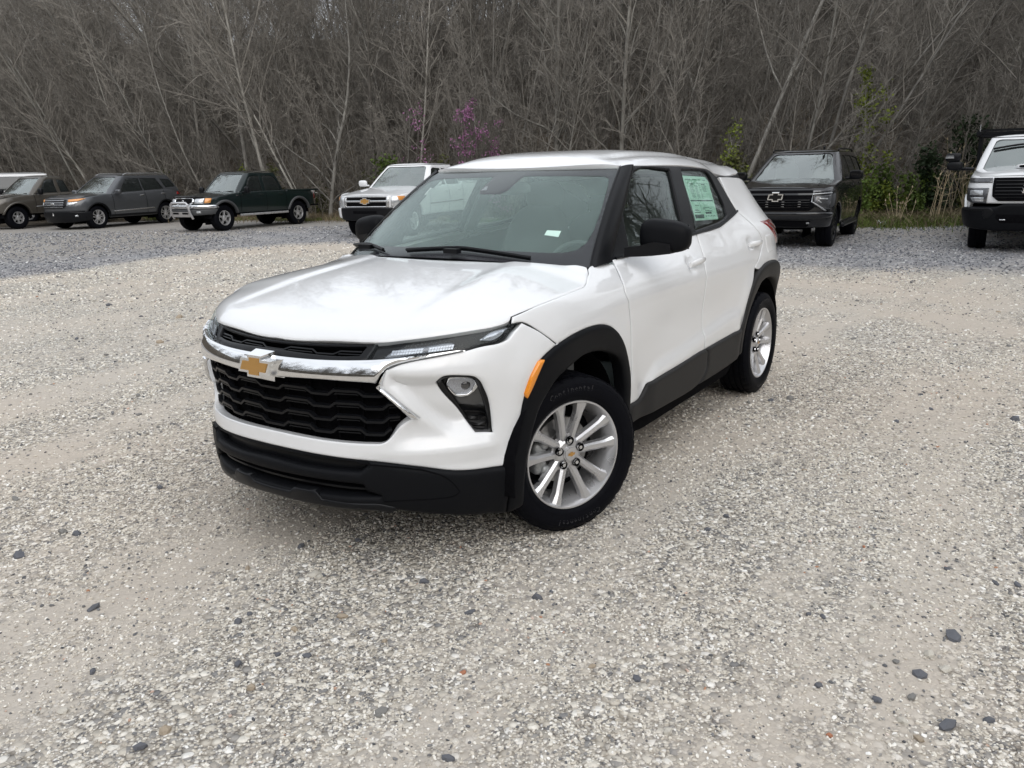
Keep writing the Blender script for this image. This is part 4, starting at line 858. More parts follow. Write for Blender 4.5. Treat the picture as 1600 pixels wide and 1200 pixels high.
# the gravel itself near the camera: real pebbles, far too many to count
def pebbles():
    r = np.random.default_rng(21); pts = []; sc = []; val = []; grey = []
    def patch_noise(x, y):
        return (np.sin(x*1.9+1.3*np.sin(y*1.1+.5))*np.cos(y*1.4-.8*np.sin(x*.9))+.6*np.sin(3.7*x+2.2*y)*np.sin(2.9*y-1.7*x+1)+.4*np.sin(7.1*x-5.3*y+2))/2
    for d0, d1, n, s0, s1 in ((1.3, 2.6, 36000, .0034, .0085), (2.6, 4.2, 44000, .004, .010), (4.2, 6.5, 32000, .006, .013), (6.5, 10.5, 24000, .008, .017), (10.5, 16, 26000, .013, .026), (16, 26, 26000, .018, .034)):
        dep = np.sqrt(r.uniform(d0**2, d1**2, n)); lat = r.uniform(-1, 1, n)*(.70*dep+.35)
        x = CAMP[0]+RGT[0]*lat+FWD[0]*dep; y = CAMP[1]+RGT[1]*lat+FWD[1]*dep
        tk = np.min([np.abs(lat*a+dep*b-c)/h for a, b, c, h in TRACKS], axis=0)+.5*patch_noise(x*1.3+2, y*1.3)
        k = (r.uniform(-.75, 1.15, n) < patch_noise(x, y)+.55) & (r.random(n) > .55*(1-sst(.5, 1.15, tk)))
        ok = k & (dep < np.clip(33.5-.5*(lat+14), 21.8, 34.5)-.6); lat, dep = lat[ok], dep[ok]; k = ok
        x, y = x[k], y[k]; lim = np.interp(lat, [-15, -9.5, -8.2, -7.0, -4.5, 0, 4.3, 7.2, 15], [10, 11.2, 13.3, 16.8, 19.2, 17, 12.6, 11.3, 9]); grey.append(sst(-1.2, .8, dep-lim+1.2*patch_noise(x*.6, y*.6)))
        s = .85*(s0+(s1-s0)*r.random(len(x))**2.8)
        pts.append(np.stack([x, y, s*.25], 1)); sc.append(s); val.append(r.random(len(x)))
    P = np.concatenate(pts); me = bpy.data.meshes.new('gravel'); me.vertices.add(len(P)); me.vertices.foreach_set('co', P.ravel().astype(np.float32))
    for nm, arr in (('size', np.concatenate(sc)), ('tone', np.concatenate(val)), ('grey', np.concatenate(grey))):
        a = me.attributes.new(nm, 'FLOAT', 'POINT'); a.data.foreach_set('value', arr.astype(np.float32))
    o = bpy.data.objects.new('gravel', me); COL.objects.link(o); o['kind'] = 'stuff'
    m = bpy.data.materials.new('pebbles'); m.use_nodes = True; N = m.node_tree.nodes; L = m.node_tree.links; b = N['Principled BSDF']; b.inputs['Roughness'].default_value = .85; b.inputs['Specular IOR Level'].default_value = .25
    at = N.new('ShaderNodeAttribute'); at.attribute_type = 'INSTANCER'; at.attribute_name = 'tone'; rp = N.new('ShaderNodeValToRGB'); e = rp.color_ramp.elements; stops = [(0, (.08, .083, .09)), (.06, (.20, .198, .198)), (.16, (.38, .36, .33)), (.4, (.55, .502, .43)), (.65, (.66, .62, .545)), (.9, (.80, .77, .705)), (.992, (.86, .85, .82)), (1, (.42, .22, .13))]
    while len(e) < len(stops): e.new(.5)
    for i, (p, c) in enumerate(stops): e[i].position = p; e[i].color = (*c, 1)
    L.new(at.outputs['Fac'], rp.inputs[0]); tn = N.new('ShaderNodeTexNoise'); tn.inputs['Scale'].default_value = 2.5; tn.inputs['Detail'].default_value = 3; tc = N.new('ShaderNodeTexCoord'); L.new(tc.outputs['Object'], tn.inputs['Vector'])
    mx = N.new('ShaderNodeMix'); mx.data_type = 'RGBA'; mx.blend_type = 'MULTIPLY'; mx.inputs[0].default_value = .45; L.new(rp.outputs[0], mx.inputs[6]); L.new(tn.outputs['Color'], mx.inputs[7]); ga = N.new('ShaderNodeAttribute'); ga.attribute_type = 'INSTANCER'; ga.attribute_name = 'grey'; r2 = N.new('ShaderNodeValToRGB'); e = r2.color_ramp.elements; st2 = [(0, (.075, .078, .09)), (.35, (.15, .155, .172)), (.7, (.245, .25, .268)), (.93, (.43, .435, .445)), (1, (.68, .68, .67))]
    while len(e) < len(st2): e.new(.5)
    for i, (p, c) in enumerate(st2): e[i].position = p; e[i].color = (*c, 1)
    L.new(at.outputs['Fac'], r2.inputs[0]); m3 = N.new('ShaderNodeMix'); m3.data_type = 'RGBA'; L.new(ga.outputs['Fac'], m3.inputs[0]); L.new(rp.outputs[0], m3.inputs[6]); L.new(r2.outputs[0], m3.inputs[7]); L.new(m3.outputs[2], b.inputs['Base Color'])
    ng = bpy.data.node_groups.new('gravel', 'GeometryNodeTree'); ng.interface.new_socket('Geometry', in_out='INPUT', socket_type='NodeSocketGeometry'); ng.interface.new_socket('Geometry', in_out='OUTPUT', socket_type='NodeSocketGeometry')
    N = ng.nodes; L = ng.links; gi = N.new('NodeGroupInput'); go = N.new('NodeGroupOutput'); join = N.new('GeometryNodeGeometryToInstance')
    for k in range(6):
        oi = N.new('GeometryNodeObjectInfo'); oi.transform_space = 'ORIGINAL'; src = next(c for c in bpy.data.objects if c.name.startswith('stone') and c.data is SM['d'][k*2]) if any(c.data is SM['d'][k*2] for c in bpy.data.objects if c.type == 'MESH') else None
        if src is None: continue
        oi.inputs[0].default_value = src; L.new(oi.outputs['Geometry'], join.inputs[0])
    iop = N.new('GeometryNodeInstanceOnPoints'); iop.inputs['Pick Instance'].default_value = True
    ri = N.new('FunctionNodeRandomValue'); ri.data_type = 'INT'; ri.inputs[4].default_value = 0; ri.inputs[5].default_value = 20; L.new(ri.outputs[2], iop.inputs['Instance Index'])
    rr_ = N.new('FunctionNodeRandomValue'); rr_.data_type = 'FLOAT_VECTOR'; rr_.inputs[0].default_value = (-.5, -.5, 0); rr_.inputs[1].default_value = (.5, .5, 6.28); L.new(rr_.outputs[0], iop.inputs['Rotation'])
    na = N.new('GeometryNodeInputNamedAttribute'); na.data_type = 'FLOAT'; na.inputs[0].default_value = 'size'; L.new(na.outputs[0], iop.inputs['Scale'])
    sm = N.new('GeometryNodeSetMaterial'); sm.inputs['Material'].default_value = m
    L.new(gi.outputs[0], iop.inputs['Points']); L.new(join.outputs[0], sm.inputs['Geometry']); L.new(sm.outputs[0], iop.inputs['Instance']); L.new(iop.outputs[0], go.inputs[0])
    md = o.modifiers.new('scatter', 'NODES'); md.node_group = ng
pebbles()
# ================================================================== the wooded slope
def tubes(lines, sides_fn):
    """many tapering limbs in one mesh; lines: (points, radii)"""
    V = []; F = []; n0 = 0
    for pts, rad in lines:
        k = sides_fn(rad[0]); n = len(pts); t = np.gradient(pts, axis=0); t /= np.linalg.norm(t, axis=1, keepdims=True)+1e-9
        a = np.cross(t, np.array([.31, .17, .93])); a /= np.linalg.norm(a, axis=1, keepdims=True)+1e-9; b = np.cross(t, a)
        th = np.arange(k)*2*np.pi/k
        P = pts[:, None]+(a[:, None]*np.cos(th)[None, :, None]+b[:, None]*np.sin(th)[None, :, None])*rad[:, None, None]
        V.append(P.reshape(-1, 3)); i, j = np.meshgrid(np.arange(n-1), np.arange(k), indexing='ij'); i = i.ravel(); j = j.ravel()
        F.append(np.stack([i*k+j, (i+1)*k+j, (i+1)*k+(j+1) % k, i*k+(j+1) % k], 1)+n0); n0 += n*k
    return np.concatenate(V), np.concatenate(F)
def limb(r, p, d, length, r0, r1, n, wob, up):
    pts = [np.array(p, float)]; d = np.array(d, float); d /= np.linalg.norm(d)
    for i in range(n):
        d = d+r.normal(size=3)*wob+np.array([0, 0, up]); d /= np.linalg.norm(d); pts.append(pts[-1]+d*length/n)
    return np.array(pts), np.linspace(r0, r1, n+1)
def grow(seed, H, R, lean=(0, 0), nb=26, spread=.9, first=.18, twig=6, wob=.06, up=.05, fine=3):
    r = np.random.default_rng(seed); trunk = []; crown = []
    T, tr = limb(r, (0, 0, -.4), (lean[0], lean[1], 1), H+.4, R, R*.16, 12, wob, .03); trunk.append((T, tr))
    for i in range(nb):
        t = first+(1-first)*(i+r.random())/nb; k = min(int(t*12), 11); f = t*12-k; p = T[k]*(1-f)+T[k+1]*f; rb = (tr[k]*(1-f)+tr[k+1]*f)
        a = r.uniform(0, 2*np.pi); el = r.uniform(.55, 1.5); d = (math.cos(a)*spread, math.sin(a)*spread, el)
        L = H*r.uniform(.10, .29)*(1.2-.7*t); B, br = limb(r, p, d, L, min(rb*.55, .04*R/.1), .007, 6, .13, up)
        (trunk if (t < .6 and br[0] > .028) else crown).append((B, br))
        for j in range(twig):
            q = r.uniform(.2, 1); k2 = min(int(q*6), 5); p2 = B[k2]+(B[k2+1]-B[k2])*(q*6-k2); dd = (B[k2+1]-B[k2]); dd = dd/np.linalg.norm(dd)+r.normal(size=3)*.55
            C, c_ = limb(r, p2, dd, L*r.uniform(.25, .55), max(br[k2]*.5, .008), .004, 4, .16, .04); crown.append((C, c_))
            for m in range(fine):
                q2 = r.uniform(.2, 1); k3 = min(int(q2*4), 3); p3 = C[k3]+(C[k3+1]-C[k3])*(q2*4-k3); d3 = (C[k3+1]-C[k3]); d3 = d3/np.linalg.norm(d3)+r.normal(size=3)*.6
                crown.append(limb(r, p3, d3, L*r.uniform(.10, .28), .006, .003, 2, .15, .03))
    return trunk, crown
def bark(name, c, c2, rough=.9, sc=8):
    m = bpy.data.materials.new(name); m.use_nodes = True; N = m.node_tree.nodes; L = m.node_tree.links; b = N['Principled BSDF']; b.inputs['Roughness'].default_value = rough; b.inputs['Specular IOR Level'].default_value = .15
    tc = N.new('ShaderNodeTexCoord'); mp = N.new('ShaderNodeMapping'); mp.inputs['Scale'].default_value = (1, 1, .35); n = N.new('ShaderNodeTexNoise'); n.inputs['Scale'].default_value = sc; n.inputs['Detail'].default_value = 5; n.inputs['Roughness'].default_value = .7
    L.new(tc.outputs['Object'], mp.inputs[0]); L.new(mp.outputs[0], n.inputs['Vector']); r = N.new('ShaderNodeValToRGB'); r.color_ramp.elements[0].position = .35; r.color_ramp.elements[1].position = .66; r.color_ramp.elements[0].color = (*c, 1); r.color_ramp.elements[1].color = (*c2, 1)
    oi = N.new('ShaderNodeObjectInfo'); mr = N.new('ShaderNodeMapRange'); mr.inputs[3].default_value = .72; mr.inputs[4].default_value = 1.28; L.new(oi.outputs['Random'], mr.inputs[0]); mx = N.new('ShaderNodeMix'); mx.data_type = 'RGBA'; mx.blend_type = 'MULTIPLY'; mx.inputs[0].default_value = 1
    L.new(n.outputs['Fac'], r.inputs[0]); L.new(r.outputs[0], mx.inputs[6]); L.new(mr.outputs[0], mx.inputs[7]); L.new(mx.outputs[2], b.inputs['Base Color']); return m
B_GREY = bark('grey_bark', (.14, .133, .122), (.29, .278, .252)); B_TWIG = bark('grey_brown_twigs', (.145, .134, .118), (.262, .243, .215), sc=3); B_PALE = bark('pale_bark', (.16, .152, .136), (.30, .287, .258)); B_DARK = bark('dark_bark', (.060, .055, .049), (.125, .115, .102)); B_WHITE = bark('white_bark', (.30, .29, .27), (.58, .57, .54), sc=5)
sides = lambda r: 7 if r > .05 else (4 if r > .015 else 3)
def tree_meshes(seed, mt, mc, **k):
    a, b = grow(seed, **k); out = []
    for nm, ln, m in (('trunk', a, mt), ('crown', b, mc)):
        V, F = tubes(ln, sides); me = bpy.data.meshes.new(nm); me.from_pydata(V.tolist(), [], F.tolist()); me.materials.append(m); me.polygons.foreach_set('use_smooth', np.ones(len(F), bool)); out.append(me)
    return out
def place_tree(name, label, cat, meshes, lat, dep, rot=0, sc=1.0, lean=(0, 0), group=None, kinds=('trunk', 'crown')):
    x, y = lat_dep(lat, dep); z = float(hill_z(np.array(lat), np.array(dep))[0]) if dep > 0 else 0.0
    t = thing(name, label, cat, (x, y, z), 0, group)
    # lean is given sideways / away as seen from the lot
    ax = Vector((RGT[0]*lean[0]+FWD[0]*lean[1], RGT[1]*lean[0]+FWD[1]*lean[1], 0)); m = Matrix.Rotation(ax.length, 3, Vector((0, 0, 1)).cross(ax).normalized()) if ax.length > 1e-4 else Matrix.Identity(3)
    t.rotation_euler = (m @ Matrix.Rotation(rot, 3, 'Z')).to_euler(); t.scale = (sc, sc, sc)
    for nm, me in zip(kinds, meshes):
        o = bpy.data.objects.new(nm, me); COL.objects.link(o); o.parent = t
    return t
def tree_line(lat): return np.clip(33.5-.5*(lat+14), 21.8, 34.5)
PROTO = [tree_meshes(31+i, (B_GREY, B_PALE, B_GREY, B_DARK, B_GREY, B_PALE, B_GREY, B_GREY)[i], B_TWIG, H=(11, 12.5, 9.5, 13, 8, 10.5, 7, 12)[i], R=(.048, .060, .042, .072, .034, .048, .030, .055)[i], nb=(40, 44, 40, 44, 36, 42, 34, 40)[i], first=(.25, .3, .15, .35, .08, .2, .05, .3)[i], spread=(.8, .7, .9, .75, .7, .85, .7, .6)[i], wob=.05) for i in range(8)]
SAPL = [tree_meshes(71+i, B_TWIG, B_TWIG, H=(4.2, 5.2, 3.4)[i], R=(.022, .027, .018)[i], nb=26, first=.05, spread=.6, twig=5, fine=2, wob=.07) for i in range(3)]
TR = random.Random(17)
def side_lean(lat): return (0.024*(lat+1)+TR.gauss(0, .14), TR.gauss(0, .08))
L_ROW = 'bare grey tree on the wooded slope behind the parked vehicles'
n = 0
for i in range(250):
    row = i % 5; lat = -28+46*((i*.61803)%1)+TR.uniform(-.6, .6); d = (.4, 3.2, 7, 12, 18)[row]+TR.uniform(-.8, 2.6); dep = float(tree_line(lat))+d
    if abs(lat/dep) > .80: lat *= .86
    place_tree('bare_tree', L_ROW, 'tree', PROTO[TR.randrange(8)], lat, dep, TR.uniform(0, 6.28), TR.uniform(.75, 1.2), side_lean(lat), 'bare trees on the wooded slope')
# trees one can point at
place_tree('bare_tree', 'tall pale straight-trunked tree rising behind the roof centre of the white crossover', 'tree', tree_meshes(201, B_PALE, B_TWIG, H=12, R=.105, nb=34, first=.15, spread=.85, wob=.012), 1.55, 26.6, 1.0, 1, (.0, 0))
place_tree('bare_tree', 'pale straight tree just right of the tallest pale trunk, behind the crossover roof', 'tree', tree_meshes(202, B_PALE, B_TWIG, H=11.5, R=.085, nb=30, first=.15, spread=.85, wob=.015), 3.45, 26.0, 2.0, 1, (.015, 0))
place_tree('bare_tree', 'thick pale tree leaning right, between the white crossover and the black SUV', 'tree', tree_meshes(203, B_GREY, B_TWIG, H=13, R=.075, nb=26, first=.3, spread=.8, wob=.02), 6.3, 23.6, .5, 1, (.40, 0))
place_tree('bare_tree', 'forked bare tree with slender pale stems above the dark green pickup cab', 'tree', tree_meshes(204, B_GREY, B_TWIG, H=10, R=.09, nb=24, first=.3, spread=.7, wob=.03), -9.9, 32.3, .5, 1, (-.03, 0))
place_tree('bare_tree', 'bare tree with low spreading limbs right of the dark green pickup', 'tree', tree_meshes(205, B_GREY, B_TWIG, H=9, R=.08, nb=34, first=.08, spread=1.0, wob=.05), -6.5, 30.2, .9, 1, (.05, 0))
place_tree('bare_tree', 'dark tree leaning left high over the grey SUV', 'tree', tree_meshes(206, B_DARK, B_TWIG, H=15, R=.08, nb=26, first=.4, spread=.7, wob=.015), -9.5, 34.5, .9, 1, (-.62, 0))
place_tree('bare_tree', 'pale leaning tree rising over the black SUV towards the right', 'tree', tree_meshes(207, B_GREY, B_TWIG, H=10, R=.055, nb=26, first=.25, spread=.7, wob=.03), 9.2, 23.0, .9, 1, (.5, 0))
bt = tree_meshes(208, B_WHITE, B_WHITE, H=6.0, R=.075, nb=3, first=.5, spread=.6, twig=2, fine=0, wob=.05)
place_tree('birch_tree', 'white-barked crooked tree at the far left of the woods, bent over to the left', 'tree', bt, -19.5, 35.5, 1.2, 1, (-.72, .0))
# leaves, needles and flowers: small quads scattered on a branching frame
def leafy(seed, H, wid, n, size, mat_leaf, mat_twig, kind='round', R=.04):
    r = np.random.default_rng(seed); a, b = grow(seed, H=H, R=R, nb=18, first=.1, spread=wid/H*1.6, twig=4, fine=2, wob=.05)
    ends = np.concatenate([l[0][-2:] for l in b]); V = []; F = []
    if kind == 'cone':
        t = r.random(n)**.7; ang = r.uniform(0, 6.28, n); rad = wid/2*(1-t)*np.sqrt(r.random(n))*r.uniform(.7, 1.15, n); C = np.stack([rad*np.cos(ang), rad*np.sin(ang), H*t+.15], 1)
        C[:, 2] -= rad*.25
    elif kind == 'round':
        C = ends[r.integers(0, len(ends), n)]+r.normal(size=(n, 3))*wid*.07
    else: C = ends[r.integers(0, len(ends), n)]+r.normal(size=(n, 3))*.06
    for c in C:
        u = r.normal(size=3); u /= np.linalg.norm(u); v = np.cross(u, r.normal(size=3)); v /= np.linalg.norm(v); s = size*r.uniform(.6, 1.4); k = len(V)
        V += [c-u*s*.5, c+v*s*.32, c+u*s*.5, c-v*s*.32]; F.append((k, k+1, k+2, k+3))
    out = []
    tv, tf = tubes(a+b, sides); me = bpy.data.meshes.new('stem'); me.from_pydata(tv.tolist(), [], tf.tolist()); me.materials.append(mat_twig); out.append(me)
    me = bpy.data.meshes.new('foliage'); me.from_pydata([tuple(p) for p in V], [], F); me.materials.append(mat_leaf); out.append(me); return out
def leaf_mat(name, c, c2):
    m = bark(name, c, c2, .6, 3); m.node_tree.nodes['Principled BSDF'].inputs['Subsurface Weight'].default_value = 0; return m
LM_SPRING = leaf_mat('spring_green_leaves', (.10, .13, .02), (.22, .26, .05)); LM_DEEP = leaf_mat('dark_evergreen', (.010, .018, .009), (.030, .048, .020)); LM_GREEN = leaf_mat('shrub_green', (.042, .070, .015), (.11, .155, .034)); LM_BUD = leaf_mat('magenta_blossom', (.20, .082, .165), (.37, .175, .32)); LM_OLIVE = leaf_mat('olive_undergrowth', (.05, .058, .020), (.115, .12, .045))
K2 = ('stem', 'foliage')
for lat, dep, s, sd, lb in ((-.95, 26.4, .95, 301, 'redbud in magenta blossom, fullest crown, behind the roof of the white crossover'), (-2.9, 27.6, .9, 302, 'thin redbud with sparse pink blossom above the white silver-grilled pickup'), (.05, 26.0, .75, 303, 'low redbud with magenta sprays just above the crossover roof edge')):
    place_tree('redbud_tree', lb, 'tree', leafy(sd, 3.9, 3.2, {301: 1200, 302: 260, 303: 650}[sd], .07, LM_BUD, B_DARK, 'ends'), lat, dep, .4, s, (.0, 0), None, ('trunk', 'crown'))
place_tree('evergreen_shrub', 'rounded green shrub behind the cab of the white silver-grilled pickup', 'shrub', leafy(311, 1.9, 2.6, 1300, .11, LM_GREEN, B_DARK), -3.75, 28.0, 0, 1, (0, 0), None, K2)
place_tree('cedar_tree', 'dark green cedar beside the rack of the white truck at right', 'tree', leafy(312, 2.4, 2.3, 1800, .11, LM_DEEP, B_DARK, 'round', .05), 12.3, 22.4, 0, 1, (0, 0), None, ('trunk', 'crown'))
place_tree('cedar_tree', 'small dark cedar low behind the tall mirror of the white truck', 'tree', leafy(313, 1.7, 1.7, 1200, .11, LM_DEEP, B_DARK, 'round', .05), 11.3, 22.0, 0, 1, (0, 0), None, ('trunk', 'crown'))
place_tree('leafing_tree', 'slender young tree with fresh yellow-green leaves behind the black SUV', 'tree', leafy(314, 3.7, 1.1, 1100, .09, LM_SPRING, B_GREY), 9.6, 22.6, 0, 1, (.05, 0), None, ('trunk', 'crown'))
place_tree('leafing_tree', 'small yellow-green sapling between the crossover tail and the black SUV', 'tree', leafy(315, 2.4, 1.2, 500, .09, LM_SPRING, B_GREY), 6.4, 23.3, 0, 1, (0, 0), None, ('trunk', 'crown'))
place_tree('leafing_tree', 'low yellow-green sapling above the bonnet end of the dark green pickup', 'tree', leafy(316, 1.9, 1.3, 420, .10, LM_SPRING, B_GREY), -10.3, 32.2, 0, 1, (0, 0), None, ('trunk', 'crown'))
SH = [leafy(320+i, (1.5, 1.9, 1.1, 1.3)[i], (1.9, 1.6, 1.8, 1.7)[i], 900, .11, (LM_GREEN, LM_OLIVE, LM_OLIVE, LM_SPRING)[i], B_DARK) for i in range(4)]
GRN = 'green undergrowth shrubs at the foot of the slope'
for lat, k, s in ((8.9, 0, .8), (9.5, 3, .7), (10.1, 0, .9), (10.7, 0, .75), (9.2, 0, .7), (11.0, 0, .75), (9.7, 0, .6), (10.4, 3, .5), (6.6, 1, .9), (7.0, 2, .8), (5.9, 1, .7), (12.2, 2, .9), (9.9, 3, .7)):
    place_tree('undergrowth_shrub', 'leafy green bush in the tangle right of the black SUV' if lat > 8 else 'olive bush in the gap between crossover and black SUV', 'shrub', SH[k], lat, float(tree_line(lat))-.2+TR.uniform(-.3, .7), TR.uniform(0, 6), s, (0, 0), GRN if lat > 8 else 'olive bushes left of the black SUV', K2)
for lat in np.arange(-19, 6, 1.7):
    place_tree('undergrowth_shrub', 'low olive bush at the foot of the woods behind the parked row', 'shrub', SH[TR.choice((1, 2))], lat, float(tree_line(lat))+TR.uniform(.2, 1.6), TR.uniform(0, 6), TR.uniform(.6, .95), (0, 0), 'olive bushes at the foot of the woods', K2)
# tan weed stalks
M_STRAW = bark('dry_straw', (.28, .22, .14), (.48, .40, .28), sc=4)
def stalks(seed, n, H, w):
    r = np.random.default_rng(seed); L_ = []
    for i in range(n):
        p = (r.normal()*w, r.normal()*w*.5, 0); h = H*r.uniform(.5, 1.1); T, tr = limb(r, p, (r.normal()*.14, r.normal()*.14, 1), h, .009, .003, 5, .04, .0); L_.append((T, tr))
        for j in range(3): k = r.integers(2, 6); L_.append(limb(r, T[k], (r.normal(), r.normal(), .7), h*.18, .005, .002, 2, .1, 0))
        L_.append((np.array([T[-1], T[-1]+np.array([0, 0, .05])]), np.array([.018, .008])))
    V, F = tubes(L_, lambda q: 3); me = bpy.data.meshes.new('stalks'); me.from_pydata(V.tolist(), [], F.tolist()); me.materials.append(M_STRAW); return me
for k, (lat, dep, H, nn, lb) in enumerate(((11.3, 20.6, 1.9, 12, 'tall tan dry weed stalks nearest the white truck at right'), (10.8, 20.8, 1.6, 9, 'clump of tan dry weed stalks left of the tallest stalks'), (9.9, 21.0, .95, 10, 'short tan dry weeds on the bank above the litter'), (11.7, 20.9, 1.6, 8, 'dry weed stalks half hidden by the white truck mirror'))):
    x, y = lat_dep(lat, dep); o = bpy.data.objects.new('dry_weed', stalks(400+k, nn, H, .22)); COL.objects.link(o); o.location = (x, y, 0); tag(o, lb, 'weeds')
# stuff: thickets of saplings and the woods farther up, the grass strip, dead grass and leaf litter
def scatter(name, pts, sizes, leans, srcs, seed, kind='stuff'):
    """points carrying a size and a rotation; copies of the given meshes stand on them"""
    me = bpy.data.meshes.new(name); P = np.array(pts, np.float32); me.vertices.add(len(P)); me.vertices.foreach_set('co', P.ravel())
    a = me.attributes.new('size', 'FLOAT', 'POINT'); a.data.foreach_set('value', np.array(sizes, np.float32)); a = me.attributes.new('turn', 'FLOAT_VECTOR', 'POINT'); a.data.foreach_set('vector', np.array(leans, np.float32).ravel())
    o = bpy.data.objects.new(name, me); COL.objects.link(o); o['kind'] = kind
    ng = bpy.data.node_groups.new(name, 'GeometryNodeTree'); ng.interface.new_socket('Geometry', in_out='INPUT', socket_type='NodeSocketGeometry'); ng.interface.new_socket('Geometry', in_out='OUTPUT', socket_type='NodeSocketGeometry')
    N = ng.nodes; L = ng.links; gi = N.new('NodeGroupInput'); go = N.new('NodeGroupOutput'); g2i = N.new('GeometryNodeGeometryToInstance')
    for s in srcs:
        j = N.new('GeometryNodeJoinGeometry')
        for ob in s:
            oi = N.new('GeometryNodeObjectInfo'); oi.transform_space = 'ORIGINAL'; oi.inputs[0].default_value = ob; L.new(oi.outputs['Geometry'], j.inputs[0])
        L.new(j.outputs[0], g2i.inputs[0])
    iop = N.new('GeometryNodeInstanceOnPoints'); iop.inputs['Pick Instance'].default_value = True
    ri = N.new('FunctionNodeRandomValue'); ri.data_type = 'INT'; ri.inputs[4].default_value = 0; ri.inputs[5].default_value = len(srcs)*7-1; ri.inputs['Seed'].default_value = seed; L.new(ri.outputs[2], iop.inputs['Instance Index'])
    n1 = N.new('GeometryNodeInputNamedAttribute'); n1.data_type = 'FLOAT'; n1.inputs[0].default_value = 'size'; L.new(n1.outputs[0], iop.inputs['Scale'])
    n2 = N.new('GeometryNodeInputNamedAttribute'); n2.data_type = 'FLOAT_VECTOR'; n2.inputs[0].default_value = 'turn'; L.new(n2.outputs[0], iop.inputs['Rotation'])
    L.new(gi.outputs[0], iop.inputs['Points']); L.new(g2i.outputs[0], iop.inputs['Instance']); L.new(iop.outputs[0], go.inputs[0]); o.modifiers.new('scatter', 'NODES').node_group = ng
    return o
def kids(prefix, mesh_list):
    """one placed tree per prototype, as the source its far copies repeat"""
    res = []
    for ms in mesh_list:
        t = next(o for o in bpy.data.objects if o.parent and o.data is ms[0]); res.append([c for c in t.parent.children])
    return res
used = [p for p in PROTO if any(o.data is p[0] for o in bpy.data.objects)]
for i, ms in enumerate(SAPL):
    for lat in ((-13.2, -11.2, -5.0), (1.0, 5.0, 7.4), (-16, 8.4, 12.8))[i]:
        place_tree('sapling', 'thin leafless sapling at the edge of the woods', 'tree', ms, lat, float(tree_line(lat))+.1, TR.uniform(0, 6), 1, side_lean(lat), 'leafless saplings at the edge of the woods')
P_ = []; S_ = []; R_ = []
r = np.random.default_rng(77)
def turn(lat):
    a = Vector((RGT[0], RGT[1], 0))*float(.024*(lat+1)+r.normal()*.15)+Vector((FWD[0], FWD[1], 0))*float(r.normal()*.08)
    m = Matrix.Rotation(a.length, 3, Vector((0, 0, 1)).cross(a).normalized()) @ Matrix.Rotation(float(r.uniform(0, 6.28)), 3, 'Z'); return tuple(m.to_euler())
for i in range(760):
    d = 6+38*r.random()**.8; lat = r.uniform(-1, 1); dep = 30+d; lat = lat*.80*dep; dep = float(tree_line(lat))+d; x, y = lat_dep(lat, dep); P_.append((x, y, float(hill_z(np.array(lat), np.array(dep))[0]))); S_.append(r.uniform(.7, 1.15)); R_.append(turn(lat))
scatter('distant_woods', P_, S_, R_, kids('', used), 3)
P_ = []; S_ = []; R_ = []
for i in range(1300):
    d = .2+22*r.random()**1.3; lat = r.uniform(-.8, .72)*34; dep = float(tree_line(lat))+d
    if abs(lat) > .8*dep: continue
    x, y = lat_dep(lat, dep); P_.append((x, y, float(hill_z(np.array(lat), np.array(dep))[0]))); S_.append(r.uniform(.6, 1.25)); R_.append(turn(lat))
scatter('thicket', P_, S_, R_, kids('', SAPL), 5)
# grass strip along the foot of the slope
def blades(name, m, n, region, hmin, hmax, w, seed, bend=.5):
    r = np.random.default_rng(seed); V = np.zeros((n, 5, 3)); lat, dep = region(r, n); x = CAMP[0]+RGT[0]*lat+FWD[0]*dep; y = CAMP[1]+RGT[1]*lat+FWD[1]*dep; z = hill_z(lat, dep)[0]
    a = r.uniform(0, 6.28, n); h = r.uniform(hmin, hmax, n); t = r.normal(size=(n, 2))*bend*h[:, None]; c = np.stack([np.cos(a), np.sin(a)], 1)*w
    for k, (q, s) in enumerate(((0, 1), (0, -1), (.55, .8), (.55, -.8), (1, 0))):
        V[:, k, 0] = x+c[:, 0]*s+t[:, 0]*q*q; V[:, k, 1] = y+c[:, 1]*s+t[:, 1]*q*q; V[:, k, 2] = z+h*q*(1-.25*bend*q)
    b = np.arange(n)[:, None]*5; F = [tuple(f) for f in np.concatenate([b+np.array([[0, 1, 3, 2]])]).tolist()]+[tuple(f) for f in (b+np.array([[2, 3, 4]])).tolist()]
    me = bpy.data.meshes.new(name); me.from_pydata(V.reshape(-1, 3).tolist(), [], F); me.materials.append(m); o = bpy.data.objects.new(name, me); COL.objects.link(o); o['kind'] = 'stuff'; return o
LM_GRASS = leaf_mat('grass_green', (.055, .078, .018), (.14, .175, .045)); LM_DRY = leaf_mat('dead_grass', (.12, .095, .058), (.27, .22, .145))
def reg_strip(r, n): lat = r.uniform(-22, 16, n); return lat, tree_line(lat)-.9+np.abs(r.normal(size=n))*-.35*np.where(lat > 7, 2.6, 1.0)+.9+.35*np.sin(lat*1.9)+.25*np.sin(lat*4.7)
def reg_bank(r, n): lat = r.uniform(7.5, 14, n); return lat, tree_line(lat)-.2+r.normal(size=n)*.9
def reg_left(r, n): lat = r.uniform(-24, -2, n); return lat, tree_line(lat)+r.normal(size=n)*1.0+.3
blades('grass', LM_GRASS, 26000, reg_strip, .04, .14, .012, 5)
blades('grass', LM_GRASS, 15000, reg_bank, .08, .34, .010, 16, .7)
blades('dry_grass', LM_DRY, 5000, reg_bank, .15, .55, .008, 6, .8)
blades('dry_grass', LM_DRY, 9000, reg_left, .10, .40, .010, 7, .8)
